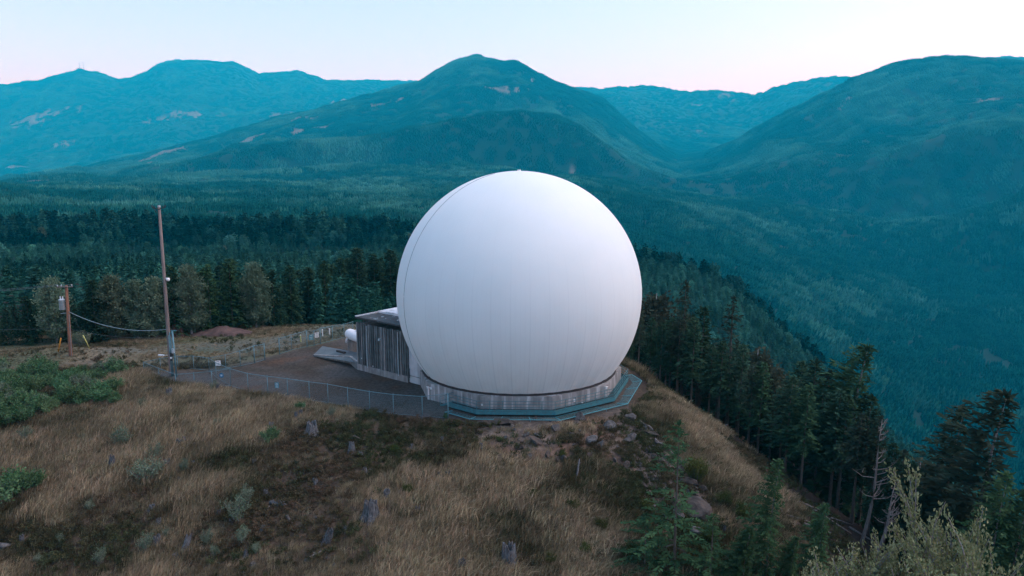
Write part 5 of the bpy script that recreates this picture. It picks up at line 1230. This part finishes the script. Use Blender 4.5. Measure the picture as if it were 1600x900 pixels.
for a in ((283, 697, 22, 18, 'broad grey weathered stump in the upper left grass', 0), (265, 620, 12, 14, 'grey split stump below the tall pole', 1), (341, 614, 7, 15, 'narrow grey post-like stump by the fence corner', 1), (176, 732, 12, 20, 'tall grey stump left of the widest shrub', 1), (203, 730, 14, 14, 'dark stump hidden behind the widest shrub', 2), (262, 732, 14, 18, 'pale stump at the right of the widest shrub', 3),
          (316, 770, 14, 10, 'low dark round stump in the middle left grass', 2), (246, 850, 16, 18, 'dark stump at the bottom left beside a pale shrub', 0), (290, 858, 13, 22, 'leaning forked stump at the bottom left', 1, None, .3), (488, 678, 24, 26, 'large jagged grey stump below the front fence', 3), (424, 668, 12, 14, 'small pale stump left of the large jagged stump', 2), (463, 655, 9, 13, 'thin pale stump above the large jagged stump', 1),
          (470, 649, 9, 12, 'tiny stump close under the front fence', 0), (550, 706, 14, 18, 'pale upright stump left of centre, beside a dark log', 1), (563, 712, 10, 12, 'small brown stump just right of the pale upright stump', 2), (580, 808, 34, 38, 'biggest weathered stump with flared roots in the centre foreground', 0), (605, 778, 16, 18, 'grey stump behind the biggest weathered stump', 3), (492, 753, 12, 12, 'low pale stump in the middle grass', 2),
          (511, 845, 17, 24, 'leaning twisted stump at the bottom centre left', 1, None, .35), (687, 748, 12, 12, 'pale stump in the dry grass below the rocky patch', 1), (700, 744, 14, 12, 'grey stump beside the pale stump under the rocky patch', 0), (722, 892, 18, 24, 'grey stump at the bottom edge left of the charred stump', 3), (795, 882, 34, 36, 'dark charred stump at the bottom centre', 1), (1132, 835, 7, 14, 'pale thin stump right of the overhanging boulder', 1),
          (275, 872, 14, 12, 'dark low stump at the bottom left edge', 2), (35, 848, 8, 12, 'small stump near the bottom left boulder', 1), (412, 828, 10, 9, 'small grey stump under the dead roots', 0), (362, 818, 10, 14, 'grey stump hidden in the tall grey green shrub', 2), (570, 735, 9, 9, 'tiny stump above the centre of the slope', 2), (436, 790, 12, 9, 'pale top of the uprooted stump', 3), (385, 868, 9, 9, 'tiny grey stump at the bottom right of the dead roots', 1)):
    stump(*a)

for i in range(26):
    px, py = rnd.uniform(90, 960), rnd.uniform(690, 895)
    tag(stump(px, py, rnd.uniform(7, 13), rnd.uniform(7, 12), 'small weathered stump half sunk in the dry grass', i), None, None, 'small stumps half sunk in the grass')

def log_thing(px, py, L, ang, r, label, seed, mat='stump_wood', branches=5, name='fallen_log', rise=.15):
    x, y, z = hit(px, py); g = random.Random(seed); b = MB(); d = Vector((math.cos(ang), math.sin(ang), 0)); pts = []
    for u in np.linspace(-.5, .5, 6): p = Vector((x, y, 0)) + d * L * u; pts.append(Vector((p.x - x, p.y - y, gz(p.x, p.y) - z + r * .7 + rise * (u + .5) + g.uniform(-.05, .08))))
    b.tube(pts, [r * (1.1 - .5 * k / 5) * g.uniform(.85, 1.15) for k in range(6)], 8)
    for k in range(branches):
        p = pts[g.randrange(1, 6)]; e = Vector((g.uniform(-1, 1), g.uniform(-.8, .8), g.uniform(.2, 1))) * L * g.uniform(.14, .3); b.tube([p, p + e * .6, p + e + Vector((0, 0, -.1))], [r * .5, r * .3, r * .1], 5)
    o = b.build(name, M[mat], None, True); o.location = (x, y, z); return tag(o, label, 'log')
log_thing(862, 806, 2.0, .15, .15, 'bleached fallen log with broken branches right of centre', 1, 'stump_wood', 7)
log_thing(435, 792, 1.5, -.3, .16, 'tangled dead roots of an uprooted stump in the left foreground', 2, 'stump_wood', 9)
log_thing(452, 815, 1.4, -1.0, .14, 'dark short log lying below the dead roots', 3, 'bark', 1)
log_thing(416, 800, .8, 1.2, .09, 'pale splintered branch left of the dead roots', 4, 'dead_wood', 2)
log_thing(903, 742, 1.4, 1.3, .09, 'thin upright broken branch on the lower rocky patch', 5, 'stump_wood', 3, rise=.9)
log_thing(560, 688, 1.6, -.5, .14, 'dark rough log above the pale upright stump', 6, 'bark', 3)
log_thing(868, 828, 1.0, 1.4, .08, 'short thin branch below the bleached log', 7, 'bark', 1, rise=.5)
log_thing(490, 872, 1.2, .5, .12, 'pale broken log at the bottom left of centre', 8, 'dead_wood', 4)
log_thing(1012, 668, 2.4, -.9, .12, 'long grey fallen trunk at the top of the grassy edge', 9, 'dead_wood', 1)
log_thing(1040, 700, 2.6, -.9, .11, 'second long grey fallen trunk lower on the rocky edge', 10, 'dead_wood', 1)
log_thing(225, 616, 1.1, .2, .12, 'short pale log in the grass below the fence corner', 11, 'dead_wood', 0)

def rock_mesh(seed, flat=.7, sub=3, rough=.42):
    bm = bmesh.new(); bmesh.ops.create_icosphere(bm, subdivisions=sub, radius=1); g = np.random.default_rng(seed)
    pl = unit(g.normal(0, 1, (11, 3))); off = g.uniform(.38, .8, 11)
    for v in bm.verts:                           # knock flat faces off a ball
        c = np.array(v.co)
        for n_, o in zip(pl, off):
            k = float(c @ n_) - o
            if k > 0: c = c - n_ * k
        c = c * (1 + rough * .25 * float(fbm(np.array([c[0] * 2.3 + seed]), np.array([c[1] * 2.3 + c[2] * 1.7]), 3, seed)[0])); v.co = Vector((c[0], c[1], c[2] * flat))
    me = bpy.data.meshes.new('rock'); bm.to_mesh(me); bm.free(); return me
RKM = [rock_mesh(k + 40, (.7, .55, .85, .6, .75, 1.0)[k]) for k in range(6)]
for k, m_ in enumerate(RKM): m_.materials.append(M['rock'] if k % 2 else M['rock_grey'])
RKS = rock_mesh(77, .9); RKS.materials.append(M['rock'])
def rock(px, py, w, label, v=None, group=None, name='rock', sz=None, mesh=None):
    x, y, z = hit(px, py); d = math.hypot(x, y, z - CAM_H); s = w / CAM_F * d / 2.1; me = mesh or RKM[(v if v is not None else rnd.randrange(6)) % 6]
    o = link(name, me); o.location = (x, y, gz(x, y) + s * .12); o.rotation_euler = (rnd.uniform(-.4, .4), rnd.uniform(-.4, .4), rnd.uniform(0, 6.28)); o.scale = (s, s * rnd.uniform(.75, 1.2), s * (sz or 1)); return tag(o, label, 'rock', group)
rock(1087, 800, 46, 'big overhanging dark boulder behind the thin young fir', 5, None, 'boulder', 1.25, RKS); rock(1062, 792, 30, 'rough boulder under the left of the big overhanging boulder', 1, None, 'boulder'); rock(1075, 755, 34, 'flat topped boulder above the big overhanging boulder', 3, None, 'boulder')
rock(4, 858, 26, 'grey boulder at the bottom left edge', 0, None, 'boulder'); rock(681, 830, 15, 'grey rounded rock in the centre foreground', 2); rock(840, 690, 34, 'large brown slab of rock below the middle of the net', 1, None, 'boulder', .6); rock(790, 662, 40, 'reddish slanted slab under the left of the net', 3, None, 'boulder', .7)
rock(760, 664, 30, 'brown boulder just right of the fence end post', 1, None, 'boulder'); rock(925, 690, 26, 'grey cracked boulder on the right of the rocky patch', 0, None, 'boulder'); rock(870, 672, 36, 'grey cracked slab under the right part of the net', 2, None, 'boulder', .6); rock(955, 668, 34, 'grey jagged outcrop under the right corner of the net', 4, None, 'boulder', .8)
rock(985, 690, 30, 'dark jagged outcrop at the top of the right rocky edge', 0, None, 'boulder'); rock(905, 655, 30, 'pale broken outcrop directly under the front corner of the net', 4, None, 'boulder'); rock(1132, 670, 16, 'pale rock on the grassy edge by the bare trunks', 0); rock(1118, 640, 12, 'small pale rock at the edge of the wood', 2)
rock(665, 655, 20, 'pale grey rock at the fence foot left of the end post', 0); rock(575, 640, 14, 'dark rock pile at the foot of the front fence', 1); rock(604, 702, 8, 'tiny grey rock above the slope centre', 2)
n = 0
while n < 150:
    px, py = rnd.uniform(700, 1110), rnd.uniform(652, 850)
    x, y, z = hit(px, py)
    dk = float(poly_sdf(np.array([x]), np.array([y]), ROCKY)[0])
    if dk > .5 or y > 71: continue
    rock(px, py, rnd.choice((4, 5, 6, 7, 8, 9, 10, 12, 15, 20)) * (1.3 if px > 930 else 1), 'broken grey brown rock in the rubble on the slope below the dome', None, 'loose rocks of the rubble slope', sz=rnd.uniform(.7, 1.3)); n += 1
for i in range(46):
    px, py = rnd.uniform(0, 1000), rnd.uniform(690, 898)
    rock(px, py, rnd.choice((4, 5, 6, 7, 9)), 'small pale stone scattered in the dry grass', rnd.choice((0, 2, 4)), 'stones scattered in the grass')

# dirt mound and clods behind the yard
def mound():
    a = Vector(hit(276, 528)); x, y, _ = hit(344, 522); g = np.random.default_rng(4); nx, ny = 64, 26; V, F = [], []
    for i in range(nx):
        for j in range(ny):
            u, v = i / (nx - 1) * 2 - 1, j / (ny - 1) * 2 - 1; X, Y = x + u * 5.6, y + v * 2.4
            k = max(0.0, 1 - u * u) ** .8 * max(0.0, 1 - v * v); z = gz(X, Y) - .12 + k * (.85 + .5 * float(fbm(np.array([X / 1.6]), np.array([Y / 1.6]), 3, 6)[0]) + .35 * math.exp(-((u - .1) / .5) ** 2)) - .1 * (k == 0)
            V.append((X - x, Y - y, z))
    for i in range(nx - 1):
        for j in range(ny - 1): F.append((i * ny + j, (i + 1) * ny + j, (i + 1) * ny + j + 1, i * ny + j + 1))
    b = MB(); b.add(V, F); o = b.build('dirt_mound', M['dirt_red'], None, True); o.location = (x, y, 0); tag(o, 'long low mound of bare red dirt in front of the conifers', 'dirt mound')
mound()
x, y, z = hit(277, 526); b = MB(); g = random.Random(4)
b.lathe([(1.0, -.2), (1.05, .3), (.9, .9), (.7, 1.5), (.35, 1.9), (.001, 2.0)], 14, (0, 0, 0), lambda i, a: (g.uniform(-.2, .2), g.uniform(-.1, .1))); o = b.build('root_ball', M['rust_dark'], None); o.location = (x, y, z); tag(o, 'dark rusty upturned root ball behind the tall pole', 'root ball')
# pale trees standing out of the dark band of forest
for px, py, d, kx in ((64, 352, 545, 1.1), (160, 360, 560, .9), (186, 352, 560, 1.0), (100, 346, 590, .9), (640, 362, 520, 1.0), (352, 398, 450, .8)):
    x, y, zt = at_r(px, py, d); zb = gz(x, y); KO[0].plant('broadleaf_tree', x, y, max(9, zt - zb), rnd.uniform(0, 6), 'pale leafed tree standing out of the distant dark band of forest', 'tree', 'pale trees in the distant forest band', kx)
# ------------------------------------------------------------------ light, sky, haze, camera
SUN_EL, SUN_AZ = R(55), R(84)          # a veiled sun, its disc spread wide by thin high cloud
w = bpy.data.worlds.new('World'); SC.world = w; w.use_nodes = True
nt = w.node_tree; nt.nodes.clear()
sky = nt.nodes.new('ShaderNodeTexSky'); sky.sky_type = 'NISHITA'; sky.sun_disc = False
sky.sun_elevation = SUN_EL; sky.sun_rotation = SUN_AZ; sky.altitude = 500; sky.air_density = 0.9; sky.dust_density = 1.9; sky.ozone_density = 0.0
bg = nt.nodes.new('ShaderNodeBackground'); bg.inputs[1].default_value = 0.13
wo = nt.nodes.new('ShaderNodeOutputWorld'); nt.links.new(sky.outputs[0], bg.inputs[0]); nt.links.new(bg.outputs[0], wo.inputs[0])

sl = bpy.data.lights.new('sun', 'SUN'); sl.energy = 0.3; sl.angle = R(40); sl.color = (1.0, 0.95, 0.90)
so = link('sun', sl); d = Vector((math.sin(SUN_AZ) * math.cos(SUN_EL), math.cos(SUN_AZ) * math.cos(SUN_EL), math.sin(SUN_EL)))
so.rotation_euler = d.to_track_quat('Z', 'Y').to_euler(); so.location = (30, -40, 60)

def build_haze():
    b = MB(); lo, hi = float(GZ.min()) - 1.5, float(GZ.max()) + 60
    b.box((0, 0, (lo + hi) / 2), (29400, 29400, hi - lo))
    m = bpy.data.materials.new('haze_air'); m.use_nodes = True; t = m.node_tree; t.nodes.clear()
    out = t.nodes.new('ShaderNodeOutputMaterial'); v = t.nodes.new('ShaderNodeVolumePrincipled'); t.links.new(v.outputs[0], out.inputs['Volume'])
    v.inputs['Color'].default_value = HAZE_COL; v.inputs['Density'].default_value = HAZE_D; v.inputs['Anisotropy'].default_value = 0.0
    v.inputs['Absorption Color'].default_value = (0.80, 0.80, 0.80, 1)
    m.cycles.homogeneous_volume = True
    tag(b.build('haze', m), kind='stuff')
HAZE_COL, HAZE_D = (0.004, 0.38, 0.53, 1), 1.85e-4
build_haze()

cam = bpy.data.cameras.new('camera'); co = link('camera', cam); co.location = (0, 0, CAM_H)
co.rotation_euler = (R(90) - CAM_P, 0, 0); cam.sensor_width = 36; cam.lens = 36 * CAM_F / 1600; cam.clip_start = 0.5; cam.clip_end = 60000
SC.camera = co
SC.view_settings.view_transform = 'Standard'; SC.view_settings.look = 'None'; SC.view_settings.gamma = 1; SC.view_settings.exposure = 1.58
SC.view_settings.use_curve_mapping = False
SC.render.engine = 'CYCLES'; cy = SC.cycles
cy.use_denoising = True; cy.denoising_prefilter = "ACCURATE"; cy.max_bounces = 5; cy.diffuse_bounces = 3; cy.glossy_bounces = 2; cy.transmission_bounces = 2; cy.transparent_max_bounces = 24; cy.volume_bounces = 3
cy.use_adaptive_sampling = True; cy.adaptive_threshold = 0.01
SC.render.resolution_x, SC.render.resolution_y = 1024, 576
